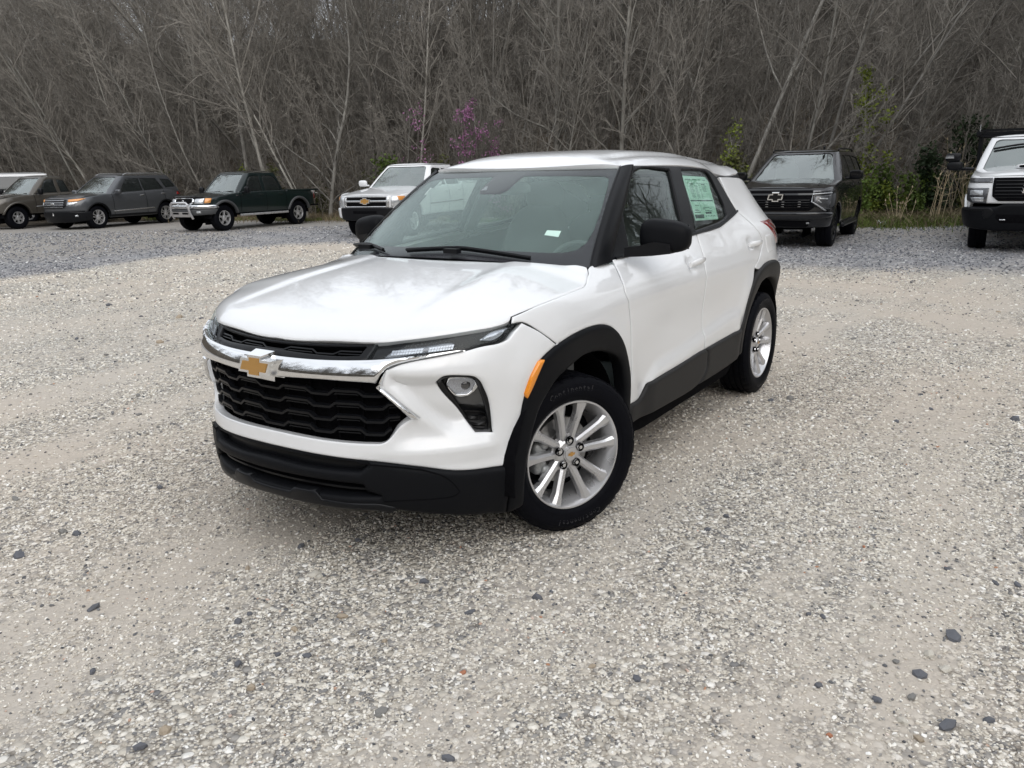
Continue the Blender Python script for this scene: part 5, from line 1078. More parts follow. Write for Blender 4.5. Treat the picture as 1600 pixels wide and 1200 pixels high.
# leaf litter and soil of the slope
def litter_mat():
    m = bark('leaf_litter', (.055, .046, .036), (.14, .118, .09), .95, 2.2); return m
us = np.arange(-60, 60.1, 1.5); vs = np.arange(0, 60, 1.5); A_, B_ = np.meshgrid(us, vs, indexing='ij'); D_ = tree_line(A_)+B_-.25*np.sin(A_*1.7)-.2*np.sin(A_*3.1+1); Z_ = hill_z(A_, D_)[0]+.012+.05*np.sin(A_*2.3)*np.sin(D_*1.9)*(B_ > 0)
PV = np.stack([CAMP[0]+RGT[0]*A_+FWD[0]*D_, CAMP[1]+RGT[1]*A_+FWD[1]*D_, Z_], -1); mb = MB(); mb.grid(PV); SL = mb.build('wooded_slope', litter_mat(), sharp=None); SL['kind'] = 'structure'
if SL.data.polygons[0].normal.z < 0: SL.data.flip_normals()
# two scraps of litter on the bank
for (lat, dep, lb, c) in ((9.2, 20.3, 'small crumpled white scrap of litter on the grass right of the black SUV', (.75, .76, .77)), (10.5, 21.2, 'crumpled pale blue plastic litter under the dry weeds', (.45, .60, .68))):
    x, y = lat_dep(lat, dep); mb = MB(); r_ = np.random.default_rng(int(dep*10)); P = np.zeros((6, 5, 3)); P[..., 0] = np.linspace(-.14, .14, 6)[:, None]; P[..., 1] = np.linspace(-.10, .10, 5)[None]; P[..., 2] = .05+r_.normal(size=(6, 5))*.03; P += r_.normal(size=P.shape)*.015; mb.grid(P); o = mb.build('crumpled_bag', add_grain(mat('litter_'+('white' if c[0] > .6 else 'blue'), c, .5), 20, .1), sharp=20); o.location = (x, y, .03); tag(o, lb, 'litter')
# unseen bank added behind the camera, a dark backdrop for the chrome's reflection
A_, D_ = np.meshgrid(np.linspace(-2.75, 2.75, 60), np.linspace(34, 110, 16), indexing='ij'); lt = np.sin(A_)*D_; dp = -np.cos(A_)*D_; Z_ = .26*np.clip(D_-38, 0, 60)*(1+.15*np.sin(A_*5)+.1*np.sin(A_*11+D_*.1))-.05
PV = np.stack([CAMP[0]+RGT[0]*lt+FWD[0]*dp, CAMP[1]+RGT[1]*lt+FWD[1]*dp, Z_], -1); mb = MB(); mb.grid(PV[:, :, :]); BK = mb.build('added_hill_backdrop', MATS.get('leaf') or litter_mat(), sharp=None); BK['kind'] = 'structure'
# trees behind the photographer, mirrored in the chrome and paint
P_ = []; S_ = []; R_ = []
for i in range(360):
    a = r.uniform(-2.3, 2.3); d = 26+r.uniform(0, 14); lat = math.sin(a)*d*1.1; dep = -math.cos(a)*d+2
    if dep > 8: continue
    x, y = lat_dep(lat, dep); P_.append((x, y, -.1)); S_.append(r.uniform(1.0, 1.6)); R_.append((0, 0, r.uniform(0, 6.28)))
for i in range(420):
    a = r.uniform(-2.6, 2.6); d = r.uniform(38, 84); lat = math.sin(a)*d; dep = -math.cos(a)*d
    if dep > 22 and abs(lat) < .9*dep: continue
    x, y = lat_dep(lat, dep); P_.append((x, y, .26*max(0, d-38)*(1+.15*math.sin(a*5)+.1*math.sin(a*11+d*.1))-.3)); S_.append(r.uniform(.8, 1.3)); R_.append((0, 0, r.uniform(0, 6.28)))
for i in range(46):
    lat = r.uniform(11.5, 24); dep = r.uniform(-6, .62*lat+1.5)
    x, y = lat_dep(lat, dep); P_.append((x, y, -.1)); S_.append(r.uniform(1.1, 1.5)); R_.append((0, 0, r.uniform(0, 6.28)))
scatter('woods_across_the_lot', P_, S_, R_, kids('', used), 9)
# ================================================================== the parked row
def paint(name, c, metallic=.35, rough=.35): return add_grain(mat(name, c, rough, metallic, 1.0, .15), 1.5, .03, .05)
M_BGLASS = add_grain(mat('dark_car_glass', (.012, .015, .015), .04, 0, 0, .9), 3, .2)
M_BSCREEN = glass_mat('parked_screen_glass', (.55, .62, .60), 1.6, .02, .20)
M_BLENS = add_grain(mat('headlamp_lens', (.52, .54, .56), .12, .55, .8), 30, .35, .06)
M_DKLENS = add_grain(mat('smoked_lamp', (.07, .072, .078), .12, .4, .8), 40, .4, .05)
M_ORANGE = add_grain(mat('orange_lens', (.62, .26, .06), .15, .1, .7), 40, .15)
class Shell:
    """lower body of a vehicle: plan curve round the car (front half-ellipse, straight side, rear), section by height"""
    def __init__(s, wb, fo, w, ro, p=3.0, q=2.6, LF=1.15):
        s.wb, s.p, s.q, s.LF = wb, p, q, LF; s.fo, s.w, s.ro = spl(*fo), spl(*w), spl(*ro); s.end = LF+wb+LF
    def __call__(s, a, z):
        a = np.asarray(a, float); z = np.asarray(z, float); sg = np.where(a < 0, -1, 1); a = np.abs(a); w = s.w(z); L = s.LF
        th = np.clip(a/L, 0, 1)*np.pi/2; tr = np.clip((a-L-s.wb)/L, 0, 1)*np.pi/2
        xf = s.fo(z)*np.cos(th).clip(0)**(2/s.p); yf = w*np.sin(th)**(2/s.q); xr = -s.wb-s.ro(z)*np.sin(tr)**(2/3.4); yr = w*np.cos(tr).clip(0)**(2/4.5)
        x = np.where(a < L, xf, np.where(a < L+s.wb, L-a, xr)); y = np.where(a < L, yf, np.where(a < L+s.wb, w, yr))
        return np.stack([x, y*sg, z+0*x], -1)
    def X(s, x, z):
        """surface parameter at a lengthwise position on the side"""
        if x > 0: return s.LF*math.acos(min(1, (x/float(s.fo(z)))**(s.p/2)))*2/math.pi
        if x > -s.wb: return s.LF-x
        return s.LF+s.wb+s.LF*math.asin(min(1, ((-s.wb-x)/float(s.ro(z)))**1.7))*2/math.pi
    def Y(s, y, z): return math.copysign(s.LF*math.asin(min(1, (abs(y)/float(s.w(z)))**(s.q/2)))*2/math.pi, y)
    def side(s, pts): return [(s.X(x, z), z) for x, z in pts]
    def front(s, pts): return [(s.Y(y, z), z) for y, z in pts]
class House:
    """cabin: a rounded plan at the belt drawn in to a rounded plan at the roof"""
    def __init__(h, z0, z1, base, top, bulge=.02): h.z0, h.z1, h.b, h.t, h.bulge = z0, z1, base, top, bulge      # base/top: xf, xr, w, bow, rc
    def plan(h, k, a):
        xf, xr, w, bow, rc = k; sg = np.where(a < 0, -1, 1); a = np.abs(a); u = w-rc; xe = xf-bow*(u/w)**2
        y = np.where(a < .9, a/.9*u, 0.); x = xf-bow*(np.minimum(y, u)/w)**2
        q = np.clip((a-.9)/.2, 0, 1)*np.pi/2; ax = xe-rc*(1-np.cos(q)); ay = u+rc*np.sin(q)
        x0 = xe-rc; x1 = xr+rc; t = np.clip((a-1.1)/.8, 0, 1); q2 = np.clip((a-1.9)/.2, 0, 1)*np.pi/2
        x = np.where(a < .9, x, np.where(a < 1.1, ax, np.where(a < 1.9, x0+(x1-x0)*t, np.where(a < 2.1, x1-rc*np.sin(q2), xr))))
        y = np.where(a < .9, y, np.where(a < 1.1, ay, np.where(a < 1.9, w, np.where(a < 2.1, u+rc*np.cos(q2), u*(3-a)/.9))))
        return x, y*sg
    def __call__(h, a, t):
        a = np.asarray(a, float); t = np.asarray(t, float); x0, y0 = h.plan(h.b, a); x1, y1 = h.plan(h.t, a); k = h.bulge*4*t*(1-t)
        y = y0+(y1-y0)*t; return np.stack([x0+(x1-x0)*t+k*np.where(np.abs(a) < 1, .6, 0), y*(1+k/np.maximum(h.b[2], .1)*np.where(np.abs(a) > 1, 1, 0)), h.z0+(h.z1-h.z0)*t+k*np.where(np.abs(a) < 1, .8, 0)], -1)
    def P(h, x, z):
        t = (z-h.z0)/(h.z1-h.z0); ends = [(k[0]-k[3]*((k[2]-k[4])/k[2])**2-k[4], k[1]+k[4]) for k in (h.b, h.t)]; x0 = ends[0][0]*(1-t)+ends[1][0]*t; x1 = ends[0][1]*(1-t)+ends[1][1]*t
        return (1.1+.8*(x0-x)/(x0-x1), t)
    def side(h, pts): return [h.P(x, z) for x, z in pts]
def arch(x0, R, ra, zlo, n=12, rev=False):
    a0 = math.asin(min(1, (zlo-R)/ra)); A = np.linspace(a0, math.pi-a0, n); return [(x0+ra*math.cos(a), R+ra*math.sin(a)) for a in A]
def small_wheel(root, loc, R, w, rim, spokes, m_rim, sg, twin=False, steer=0, dark=False):
    T = MB(); T.lathe([(rim-.01, -.02), (rim, .0), (rim+.02, .012), ((R+rim)/2, .018), (R-.03, .012), (R-.008, -.004), (R, -.03), (R, -w*.33), (R-.008, -w*.36), (R-.008, -w*.40), (R, -w*.43), (R, -w*.60), (R-.008, -w*.63), (R-.008, -w*.67), (R, -w*.70), (R, -w+.03), (R-.03, -w), (rim, -w)], 40)
    ty = T.build('wheel', M_RUBBER, root, sharp=40); ty.location = loc; ty.rotation_euler = (0, 0, math.radians(steer)+(0 if sg > 0 else math.pi))
    W_ = MB(); W_.lathe([(rim+.005, -.004), (rim+.004, .006), (rim-.012, .006), (rim-.02, -.01), (rim-.03, -.06), (rim-.03, -w*.8)], 40); W_.lathe([(0, .002), (.04, .002), (.055, -.006), (.085, -.012), (.09, -.05), (0, -.05)], 20)
    for k in range(spokes):
        for sd in ((-1, 1) if twin else (0,)):
            a = math.radians(90+360/spokes*k); ur = Vector((math.cos(a), 0, math.sin(a))); ut = Vector((-math.sin(a), 0, math.cos(a))); V = []
            for r, lat, wd, h in ((.05, .02, .030 if twin else .05, -.008), (rim*.55, .03, .03 if twin else .055, -.004), (rim-.012, .045, .045 if twin else .075, .002)):
                for q, hh in ((-.5, -.04), (-.42, 0), (.42, 0), (.5, -.04)): V.append(ur*r+ut*(sd*lat+q*wd)+Vector((0, h+hh, 0)))
            W_.add(V, [(i*4+j, i*4+j+1, (i+1)*4+j+1, (i+1)*4+j) for i in range(2) for j in range(3)])
    W_.build('rim', m_rim, ty, sharp=30); B_ = MB(); B_.lathe([(0, -.09), (rim-.03, -.09)], 24); B_.build('brake', M_DEEP, ty)
    return ty
def vehicle(name, label, cat, origin, head, sp, group='vehicles parked along the foot of the woods'):
    hd = np.array([RGT[0]*head[0]+FWD[0]*head[1], RGT[1]*head[0]+FWD[1]*head[1]]); hd /= np.linalg.norm(hd)
    root = thing(name, label, cat, (origin[0], origin[1], 0), math.atan2(hd[1], hd[0]), group); k = sp.get('scale', .955); root.scale = (k, k, k)
    B = Shell(sp['wb'], sp['fo'], sp['w'], sp['ro'], sp.get('p', 3.0), sp.get('q', 2.6)); H = House(*sp['house']); pm = sp['paint']; R = sp['R']; ra = sp['ra']; wb = sp['wb']; zs = sp['sill']; zt = spl(*sp['top'])  # top edge height by x
    xr = -wb-float(B.ro(sp['rear_z']))
    a1 = arch(0, R, ra, zs)[::1]; a2 = arch(-wb, R, ra, zs)
    low = B.front([(0, sp['zf']), (.5, sp['zf']), (float(B.w(sp['zf']))*.93, sp['zf'])])+B.side(a1)+B.side([(-ra-.3, zs), (-wb+ra+.3, zs)])+B.side(a2)+[(B.end-.75*B.LF, sp['rear_z']), (B.end-.4, sp['rear_z']), (B.end, sp['rear_z'])]
    xs = [xr*.0-wb-float(B.ro(1.0))*.0]
    tops = [(B.end, float(zt(-9))), (B.end-.5, float(zt(-9)))]+[(B.X(x, float(zt(x))), float(zt(x))) for x in sorted(sp['top'][0]) if -wb-.3 < x < .35]
    tops += B.front([(y, sp['zh']+sp.get('hood_side', 0)*(y/float(B.w(sp['zh'])))**2) for y in (float(B.w(sp['zh']))*.86, .5, .25)])+[(0, sp['zh'])]
    if not sp.get('no_body'):
        panel('body', pm, root, low+tops, B, sym=True, res=.07, thick=.05, off=-.012, smooth=False, pillow=(.012, .05))
    # bonnet
    xs = [x for x in np.linspace(.36, sp['cowl'], 9)]; rows = []
    for y in (0.0, .25, .5): rows.append(None)
    edge = [(y, sp['zh']+sp.get('hood_side', 0)*(y/float(B.w(sp['zh'])))**2) for y in (0, .15, .3, .45, .6, float(B.w(sp['zh']))*.86)]
    E = [B(np.array([B.Y(y, z)]), np.array([z]))[0] for y, z in edge]+[B(np.array([B.X(x, float(zt(x)))]), np.array([float(zt(x))]))[0] for x in xs]
    E = np.array(E); et = np.linspace(-1, 1, 17); P = np.zeros((len(E), 17, 3)); fx = np.clip((E[0, 0]-E[:, 0])/.25, 0, 1)
    P[:, :, 0] = E[:, :1]; P[:, :, 1] = E[:, 1:2]*et*.992; P[:, :, 2] = E[:, 2:3]+sp['crown']*(fx**.5)[:, None]*(1-np.abs(et)[None]**2.6)
    bw = sp.get('hood_bow', .0); P[:, :, 0] += bw*(1-et[None]**2)*np.clip((xs[0]-E[:, :1])/(xs[0]-xs[-1]), 0, 1)
    mb = MB(); mb.grid(P); h = mb.build('hood', pm, root, sharp=50)
    if h.data.polygons[len(h.data.polygons)//2].normal.z < 0: h.data.flip_normals()
    # cabin
    full = [(0, 0), (.9, 0), (1.0, 0), (1.1, 0), (1.5, 0), (1.9, 0), (2.0, 0), (2.1, 0), (3, 0), (3, 1), (2.1, 1), (2.0, 1), (1.9, 1), (1.5, 1), (1.1, 1), (1.0, 1), (.9, 1), (0, 1)]
    side_w = [H.side(w) for w in sp['windows']]; sc = sp.get('screen', (.05, .93)); ws = [(0, sc[0]), (.6, sc[0]), (.885, sc[0]), (.885, .5), (.885, sc[1]-.05), (.82, sc[1]), (.5, sc[1]), (0, sc[1])]
    class Hm:                                                  # metric stretch so sheets are cut evenly
        def __call__(s, a, t): return H(np.asarray(a)/1.2, np.asarray(t)/.55)
    HM = Hm(); st = lambda pts: [(a*1.2, t*.55) for a, t in pts]
    panel('cabin', pm, root, st(full), HM, sym=True, res=.06, thick=.0, smooth=False, holes=[st(ws)]+[st(w) for w in side_w])
    for w in side_w: panel('side_window', sp.get('glass', M_BGLASS), root, st(w), HM, res=.08, thick=.004, off=-.012, smooth=False)
    panel('windscreen', sp.get('screen_mat', M_BSCREEN), root, st(ws), HM, sym=True, res=.08, thick=.0, off=-.010, smooth=False)
    # roof
    a = np.concatenate([np.linspace(0, .9, 8), np.linspace(.93, 1.1, 4), np.linspace(1.16, 1.9, 12), np.linspace(1.94, 2.1, 4), np.linspace(2.2, 3, 6)]); C = H(a, np.ones_like(a)); et = np.linspace(-1, 1, 15); P = np.zeros((len(a), 15, 3)); P[:, :, 0] = C[:, :1]; P[:, :, 1] = C[:, 1:2]*et
    ed = np.minimum(np.clip((C[0, 0]-C[:, 0])/.35, 0, 1), np.clip((C[:, 0]-C[-1, 0])/.35, 0, 1)); P[:, :, 2] = C[:, 2:3]+.012+sp.get('roof_crown', .05)*(np.sqrt(1-(1-ed)**2))[:, None]*(1-np.abs(et)[None]**3)
    mb = MB(); mb.grid(P); rf = mb.build('roof', pm, root, sharp=60)
    if rf.data.polygons[len(rf.data.polygons)//2].normal.z < 0: rf.data.flip_normals()
    # wheels, wheel houses, underside, cabin fill
    tw = sp.get('tw', .24)
    for x in (0, -wb):
        for sg in (1, -1): small_wheel(root, (x, sg*(float(B.w(R))-sp.get('inset', .03)), R), R, tw, sp['rim'], sp['spokes'], sp.get('rim_mat', M_ALLOY), sg, sp.get('twin', False), sp.get('steer', 0) if x == 0 else 0)
        th = np.linspace(0, math.pi, 16)
        for sg in (1, -1):
            mb = MB()
            A_ = np.stack([x+(ra+.03)*np.cos(th), np.full_like(th, sg*(float(B.w(R))-.03)), R+(ra+.03)*np.sin(th)], -1); B_ = A_.copy(); B_[:, 1] = sg*.45; mb.grid(np.stack([A_, B_], 1)); mb.add([(x-ra, sg*.45, .2), (x+ra, sg*.45, .2), (x+ra, sg*.45, R+ra), (x-ra, sg*.45, R+ra)], [(0, 1, 2, 3)])
            mb.build('wheel_house', M_DEEP, root)
    mb = MB(); mb.box((-wb/2, 0, zs+.0), (wb+.9, 1.1, .14)); mb.box((-wb/2, 0, zs+.08), (wb-2*ra-.1, float(B.w(.6))*1.9, .10)); mb.build('underbody', M_DEEP, root)
    mb = MB(); xm = (H.b[0]+H.b[1])/2; mb.box((H.b[0]-.55, 0, H.z0-.06), (.6, H.b[2]*1.8, .2)); mb.build('dashboard', M_INT, root)
    for y in (.4, -.4): mb = MB(); superbox(mb, (H.b[0]-1.45, y, H.z0+.02), (.2, .5, .75), e=4); superbox(mb, (H.b[0]-1.5, y, H.z0+.42), (.12, .28, .2), e=3); mb.build('seat', M_SEAT, root)
    # lamps, grille and other trim named in the spec: (name, material, 'front'|'side', outline, offset, pillow, mirrored)
    made = {}
    for it in sp['trim']:
        nm, m, wh, pts, off, pil = it[:6]; opt = it[6] if len(it) > 6 else {}
        pts = B.front(pts) if wh == 'front' else B.side(pts); par = made.get(opt.get('on'), root)
        k = dict(res=.05, thick=opt.get('thick', .02), off=off, pillow=pil, smooth=opt.get('smooth', False))
        if opt.get('holes'): k['holes'] = [B.front(hh) for hh in opt['holes']]
        if opt.get('sym'): o = panel(nm, m, par, pts, B, sym=True, **k)
        else: o = panel(nm, m, par, pts, B, mirror=opt.get('mirror', True), **k)
        made[nm] = o
    # mirrors, handles, wipers
    mx, my, mz, ms, mm = sp['mirror']
    for sg in (1, -1): mb = MB(); superbox(mb, (mx, sg*my, mz), ms, e=3.5, n=18, m=10); mb.tube([(mx+.02, sg*(my-.2), mz-ms[2]*.3), (mx, sg*my, mz-ms[2]*.3)], .025, 6); mb.build('wing_mirror', mm, root)
    for x, z in sp.get('handles', ()):
        for sg in (1, -1): p = B(np.array([B.X(x, z)]), np.array([z]))[0]; mb = MB(); superbox(mb, (p[0], sg*(p[1]+.015), z), (.17, .035, .035), e=4, n=14, m=8); mb.build('door_handle', sp.get('handle_mat', M_CHROME), root)
    for y in (.25, -.35): q = H(np.array([y*.9/H.b[2], y*.9/H.b[2]+.55]), np.array([.03, .06])); mb = MB(); mb.tube(q+np.array([.015, 0, .015]), .012, 5); mb.build('wiper', M_SATINB, root)
    for x0 in sp.get('seams', ()):
        z = np.linspace(zs+.04, float(zt(x0))-.02, 14); s = np.array([B.X(x0, zz) for zz in z]); P = B(s, z); n = surf_normal(B, s, z)
        for sg in (1, -1): mb = MB(); sweep(mb, P+n*.012, n, .012, .002); (mb if sg > 0 else mb.mirror_y()).build('door_seam', M_DEEP, root)
    return root, B, H, made
def rect(y0, y1, z0, z1): return [(y0, z0), (y1, z0), (y1, z1), (y0, z1)]
def bars(root, B, m, y, zs, off, w, h, name='grille_bar'):
    s = None
    for z in zs: yy = np.linspace(-y, y, 24); s = np.array([B.Y(a, z) for a in yy]); zz = np.full_like(s, z); P = B(s, zz); n = surf_normal(B, s, zz); mb = MB(); sweep(mb, P+n*off, n, w, h); mb.build(name, m, root)
def flare(root, m, B, x0, R, ra, zs, wd=.07, off=.03):
    a = arch(x0, R, ra-.005, zs, 16); b = arch(x0, R, ra+wd, zs, 16)[::-1]; panel('fender_flare', m, root, B.side(a+b), B, res=.05, thick=.05, off=off*.4, pillow=(off, wd*.45), smooth=False)
def bed(root, B, x0, z, wall, depth=.5):
    xr = -B.wb-float(B.ro(z)); mb = MB(); W_ = float(B.w(z)); mb.box(((x0+xr)/2, 0, z-depth), (x0-xr-.06, W_*1.9, .05)); mb.box((x0-.03, 0, z-depth/2), (.05, W_*1.88, depth)); mb.build('bed_floor', M_DEEP, root)
    for sg in (1, -1): mb = MB(); superbox(mb, ((x0+xr)/2, sg*(W_-.03), z-.005), (x0-xr-.02, .10, .05), e=6, n=16, m=8); mb.build('bed_rail', wall, root)
    mb = MB(); superbox(mb, (xr+.05, 0, z-.005), (.09, W_*1.8, .05), e=6, n=16, m=8); mb.build('tailgate_top', wall, root)
def at_wheel(lat, dep, head, half):
    """front axle centre from the ground point under the near front wheel"""
    h = np.array(head)/np.linalg.norm(head); left = np.array([-h[1], h[0]]); p = np.array([lat, dep])-left*half
    return lat_dep(p[0], p[1])
# ---- dark green double cab pickup
P_GREEN = paint('dark_green_paint', (.007, .014, .014), .2)
M_GFLARE = add_grain(mat('grey_flare', (.05, .052, .055), .5), 50, .1)
sp = dict(scale=1.0, wb=3.10, R=.385, ra=.46, sill=.50, zf=.62, rear_z=.62, zh=.99, hood_side=-.02, cowl=-.62, crown=.045, rim=.215, spokes=5, steer=0, p=2.9, q=2.7, paint=P_GREEN,
    fo=([.3,.6,.8,1.0,1.1], [.76,.82,.80,.72,.6]), w=([.3,.5,.7,.9,1.05,1.2], [.80,.83,.855,.855,.83,.79]), ro=([.4,.7,1.1], [1.02,1.03,1.02]),
    top=([-9,-4,-2.55,-2.5,-1.5,-.6,-.2,.36], [1.10,1.10,1.10,1.12,1.12,1.10,1.07,1.01]),
    house=(1.09, 1.67, (-.50,-2.56,.78,.10,.10), (-1.12,-2.36,.62,.06,.10)),
    windows=[[(-.88,1.13),(-1.62,1.13),(-1.62,1.58),(-1.36,1.585),(-1.18,1.54)], [(-1.74,1.13),(-2.38,1.13),(-2.36,1.30),(-2.26,1.53),(-2.10,1.585),(-1.74,1.585)]],
    mirror=(-.78,.98,1.17,(.12,.17,.20),M_SATINB), handles=[(-1.48,1.02),(-2.30,1.02)], handle_mat=P_GREEN, seams=(-.62,-1.68,-2.53),
    trim=[('grille_surround', M_CHROME, 'front', [(0,.80),(.30,.80),(.40,.84),(.41,.94),(.34,.985),(0,.985)], .012, (.016,.03), dict(sym=True, holes=[[(0,.83),(.28,.83),(.345,.86),(.35,.93),(.30,.96),(0,.96)]], thick=.05)),
          ('grille_backing', M_DEEP, 'front', [(0,.81),(.37,.81),(.38,.975),(0,.975)], .002, None, dict(sym=True)),
          ('headlight', M_BLENS, 'front', [(.43,.83),(.66,.83),(.665,.975),(.43,.965)], .010, (.014,.03)), ('turn_lamp', M_ORANGE, 'front', [(.675,.835),(.78,.845),(.785,.97),(.675,.975)], .010, (.014,.03)),
          ('bumper', M_CHROME, 'front', [(0,.68),(.5,.68),(.82,.68),(.845,.72),(.82,.785),(.5,.785),(0,.785)], .05, (.03,.04), dict(sym=True, thick=.12)),
          ('valance', M_GFLARE, 'front', [(0,.50),(.5,.50),(.80,.52),(.84,.67),(.5,.67),(0,.67)], .03, (.02,.05), dict(sym=True, thick=.1)),
          ('fog_lamp', M_BLENS, 'front', [(.50,.56),(.60,.56),(.61,.61),(.50,.61)], .052, (.01,.02)),
          ('hood_shield', M_GLOSSB, 'front', [(0,.985),(.35,.985),(.62,.975),(.66,.995),(.35,1.02),(0,1.025)], .03, (.02,.02), dict(sym=True, thick=.03)),
          ('tail_light', M_RED, 'side', [(-3.98,.80),(-4.10,.80),(-4.10,1.05),(-3.98,1.05)], .01, (.012,.02)), ('fender_badge', M_CHROME, 'side', [(-.48,1.015),(-.72,1.02),(-.72,1.035),(-.48,1.03)], .012, None)])
TAC, B, H, made = vehicle('pickup_truck', 'dark green double cab pickup with silver push bar and chrome bumper', 'pickup truck', at_wheel(-8.42, 24.73, (-1.52, -2.70), .80), (-1.52, -2.70), sp)
for x0 in (0, -3.10): flare(TAC, M_GFLARE, B, x0, .385, .46, .50)
bed(TAC, B, -2.60, 1.10, P_GREEN)
bars(TAC, B, M_SATINB, .33, (.855, .88, .905, .93), .006, .010, .02)
mb = MB(); mb.tube([(.83,.40,.40),(.92,.40,.55),(.95,.36,.80),(.95,.30,.855),(.95,-.30,.855),(.95,-.36,.80),(.92,-.40,.55),(.83,-.40,.40)], .034, 10); pb = mb.build('push_bar', M_ALLOY, TAC)
mb = MB(); mb.add([(.94,.36,.60),(.94,-.36,.60),(.88,-.36,.45),(.88,.36,.45),(.92,.36,.60),(.92,-.36,.60),(.86,-.36,.45),(.86,.36,.45)], [(0,1,2,3),(7,6,5,4),(0,3,7,4),(1,5,6,2),(0,4,5,1),(3,2,6,7)]); mb.build('skid_plate', M_ALLOY, pb)
for k in range(6):
    for sd in (1, -1): y = sd*(.10+.04*k); mb = MB(); mb.box((.926, y, .555), (.03, .014, .05)); mb.build('slot', M_DEEP, pb)
for sg in (1, -1): mb = MB(); mb.tube([(-.55, sg*.86, .44), (-2.55, sg*.86, .44)], .035, 10); mb.build('side_step', M_ALLOY, TAC)
mb = MB(); mb.lathe([(0,.012),(.035,.008),(.04,0)], 20); mb.xform(lambda p: Vector((.80+p.y, p.x*1.2, .90+p.z*.8))); mb.build('emblem', M_CHROME, TAC)
dm = MB()
for k, ch in enumerate('TRD'):
    gv, gf = glyph(ch, .085); dm.add([(-3.72-.065*k-p[0], float(B.w(1.0))+.014+p[2], 1.015+p[1]) for p in gv], gf)
M_DECAL = add_grain(mat('white_decal', (.7, .7, .7), .5), 50, .05); dm.build('side_decal', M_DECAL, TAC, smooth=False)
dm = MB()
for k, ch in enumerate('OFF ROAD'):
    if ch == ' ': continue
    gv, gf = glyph(ch, .04); dm.add([(-3.78-.03*k-p[0], float(B.w(1.0))+.014+p[2], .975+p[1]) for p in gv], gf)
dm.build('side_decal', M_DECAL, TAC, smooth=False)
# ---- grey three-row SUV
P_GREY = paint('grey_metallic_paint', (.085, .090, .098), .5, .3)
M_SILVER = add_grain(mat('silver_trim', (.50, .51, .52), .25, .8), 30, .05)
sp = dict(scale=1.0, wb=2.86, R=.375, ra=.44, sill=.34, zf=.60, rear_z=.60, zh=1.00, hood_side=.03, cowl=-.55, crown=.05, rim=.235, spokes=5, twin=True, tw=.25, p=2.6, q=2.4, paint=P_GREY,
    fo=([.2,.45,.7,.95,1.1], [.84,.92,.92,.84,.7]), w=([.2,.4,.6,.85,1.0,1.12,1.25], [.92,.96,.985,.99,.965,.92,.86]), ro=([.3,.7,1.1,1.2], [.95,1.02,.98,.92]),
    top=([-9,-3.6,-2.4,-1.2,-.55,-.2,.36], [1.20,1.20,1.17,1.13,1.12,1.10,1.06]),
    house=(1.10, 1.69, (-.42,-3.72,.90,.14,.14), (-1.25,-3.38,.68,.08,.14)),
    windows=[[(-.98,1.15),(-1.98,1.18),(-1.98,1.59),(-1.62,1.60),(-1.40,1.565)], [(-2.03,1.18),(-2.92,1.22),(-2.72,1.585),(-2.03,1.60)], [(-3.02,1.25),(-3.50,1.28),(-3.32,1.53),(-2.90,1.57)]],
    mirror=(-.80,1.06,1.17,(.14,.22,.15),P_GREY), handles=[(-1.85,1.03),(-2.80,1.06)], seams=(-.62,-2.0,-2.85), handle_mat=M_SILVER,
    trim=[('lower_bumper', M_SATINB, 'front', [(0,.24),(.6,.24),(.93,.30),(.97,.56),(.6,.60),(0,.60)], .012, (.012,.05), dict(sym=True, thick=.06)),
          ('grille', M_SATINB, 'front', [(0,.70),(.40,.70),(.52,.76),(.50,.97),(0,.985)], .012, (.008,.03), dict(sym=True, thick=.03)),
          ('headlight', M_BLENS, 'front', [(.54,.78),(.72,.80),(.80,.86),(.80,.90),(.56,.88)], .012, (.012,.03)), ('turn_lamp', M_ORANGE, 'front', [(.56,.89),(.80,.91),(.915,.985),(.86,.995),(.56,.965)], .012, (.012,.03)),
          ('fog_lamp', M_BLENS, 'front', [(.72,.42),(.79,.43),(.78,.48),(.72,.47)], .024, (.008,.02)),
          ('side_cladding', M_SATINB, 'side', [(-.46,.36),(-2.40,.36),(-2.40,.44),(-.46,.44)], .012, (.012,.03)), ('door_strip', M_CHROME, 'side', [(-.60,.53),(-2.30,.57),(-2.30,.605),(-.60,.56)], .012, (.012,.012)),
          ('tail_light', M_RED, 'side', [(-3.45,1.00),(-3.80,.98),(-3.80,1.17),(-3.50,1.19)], .012, (.012,.03))])
SUV, B, H, made = vehicle('suv', 'grey three-row SUV with amber-topped headlights and silver roof rails', 'SUV', at_wheel(-13.63, 27.65, (-1.2, -2.6), .90), (-1.2, -2.6), sp)
bars(SUV, B, M_SILVER, .44, (.735, .80, .865, .935), .014, .022, .018)
for x0 in (0, -2.86): flare(SUV, M_SATINB, B, x0, .375, .44, .36, .045, .018)
for sg in (1, -1): mb = MB(); mb.tube([(-1.40, sg*.66, 1.71), (-1.55, sg*.66, 1.765), (-3.10, sg*.66, 1.765), (-3.25, sg*.66, 1.70)], .020, 8); mb.build('roof_rail', M_SILVER, SUV)
mb = MB(); mb.lathe([(0,.02),(.05,.014),(.06,0)], 24); mb.xform(lambda p: Vector((.925+p.y, p.x*1.5, .835+p.z*.75))); mb.build('emblem', M_SILVER, SUV)
mb = MB(); mb.add([(.95,-.03,.46),(.95,.03,.46),(.95,.0,.56),(.94,-.03,.46),(.94,.03,.46),(.94,.0,.56)], [(0,1,2),(5,4,3)]); mb.build('front_tag', M_DECAL, SUV)
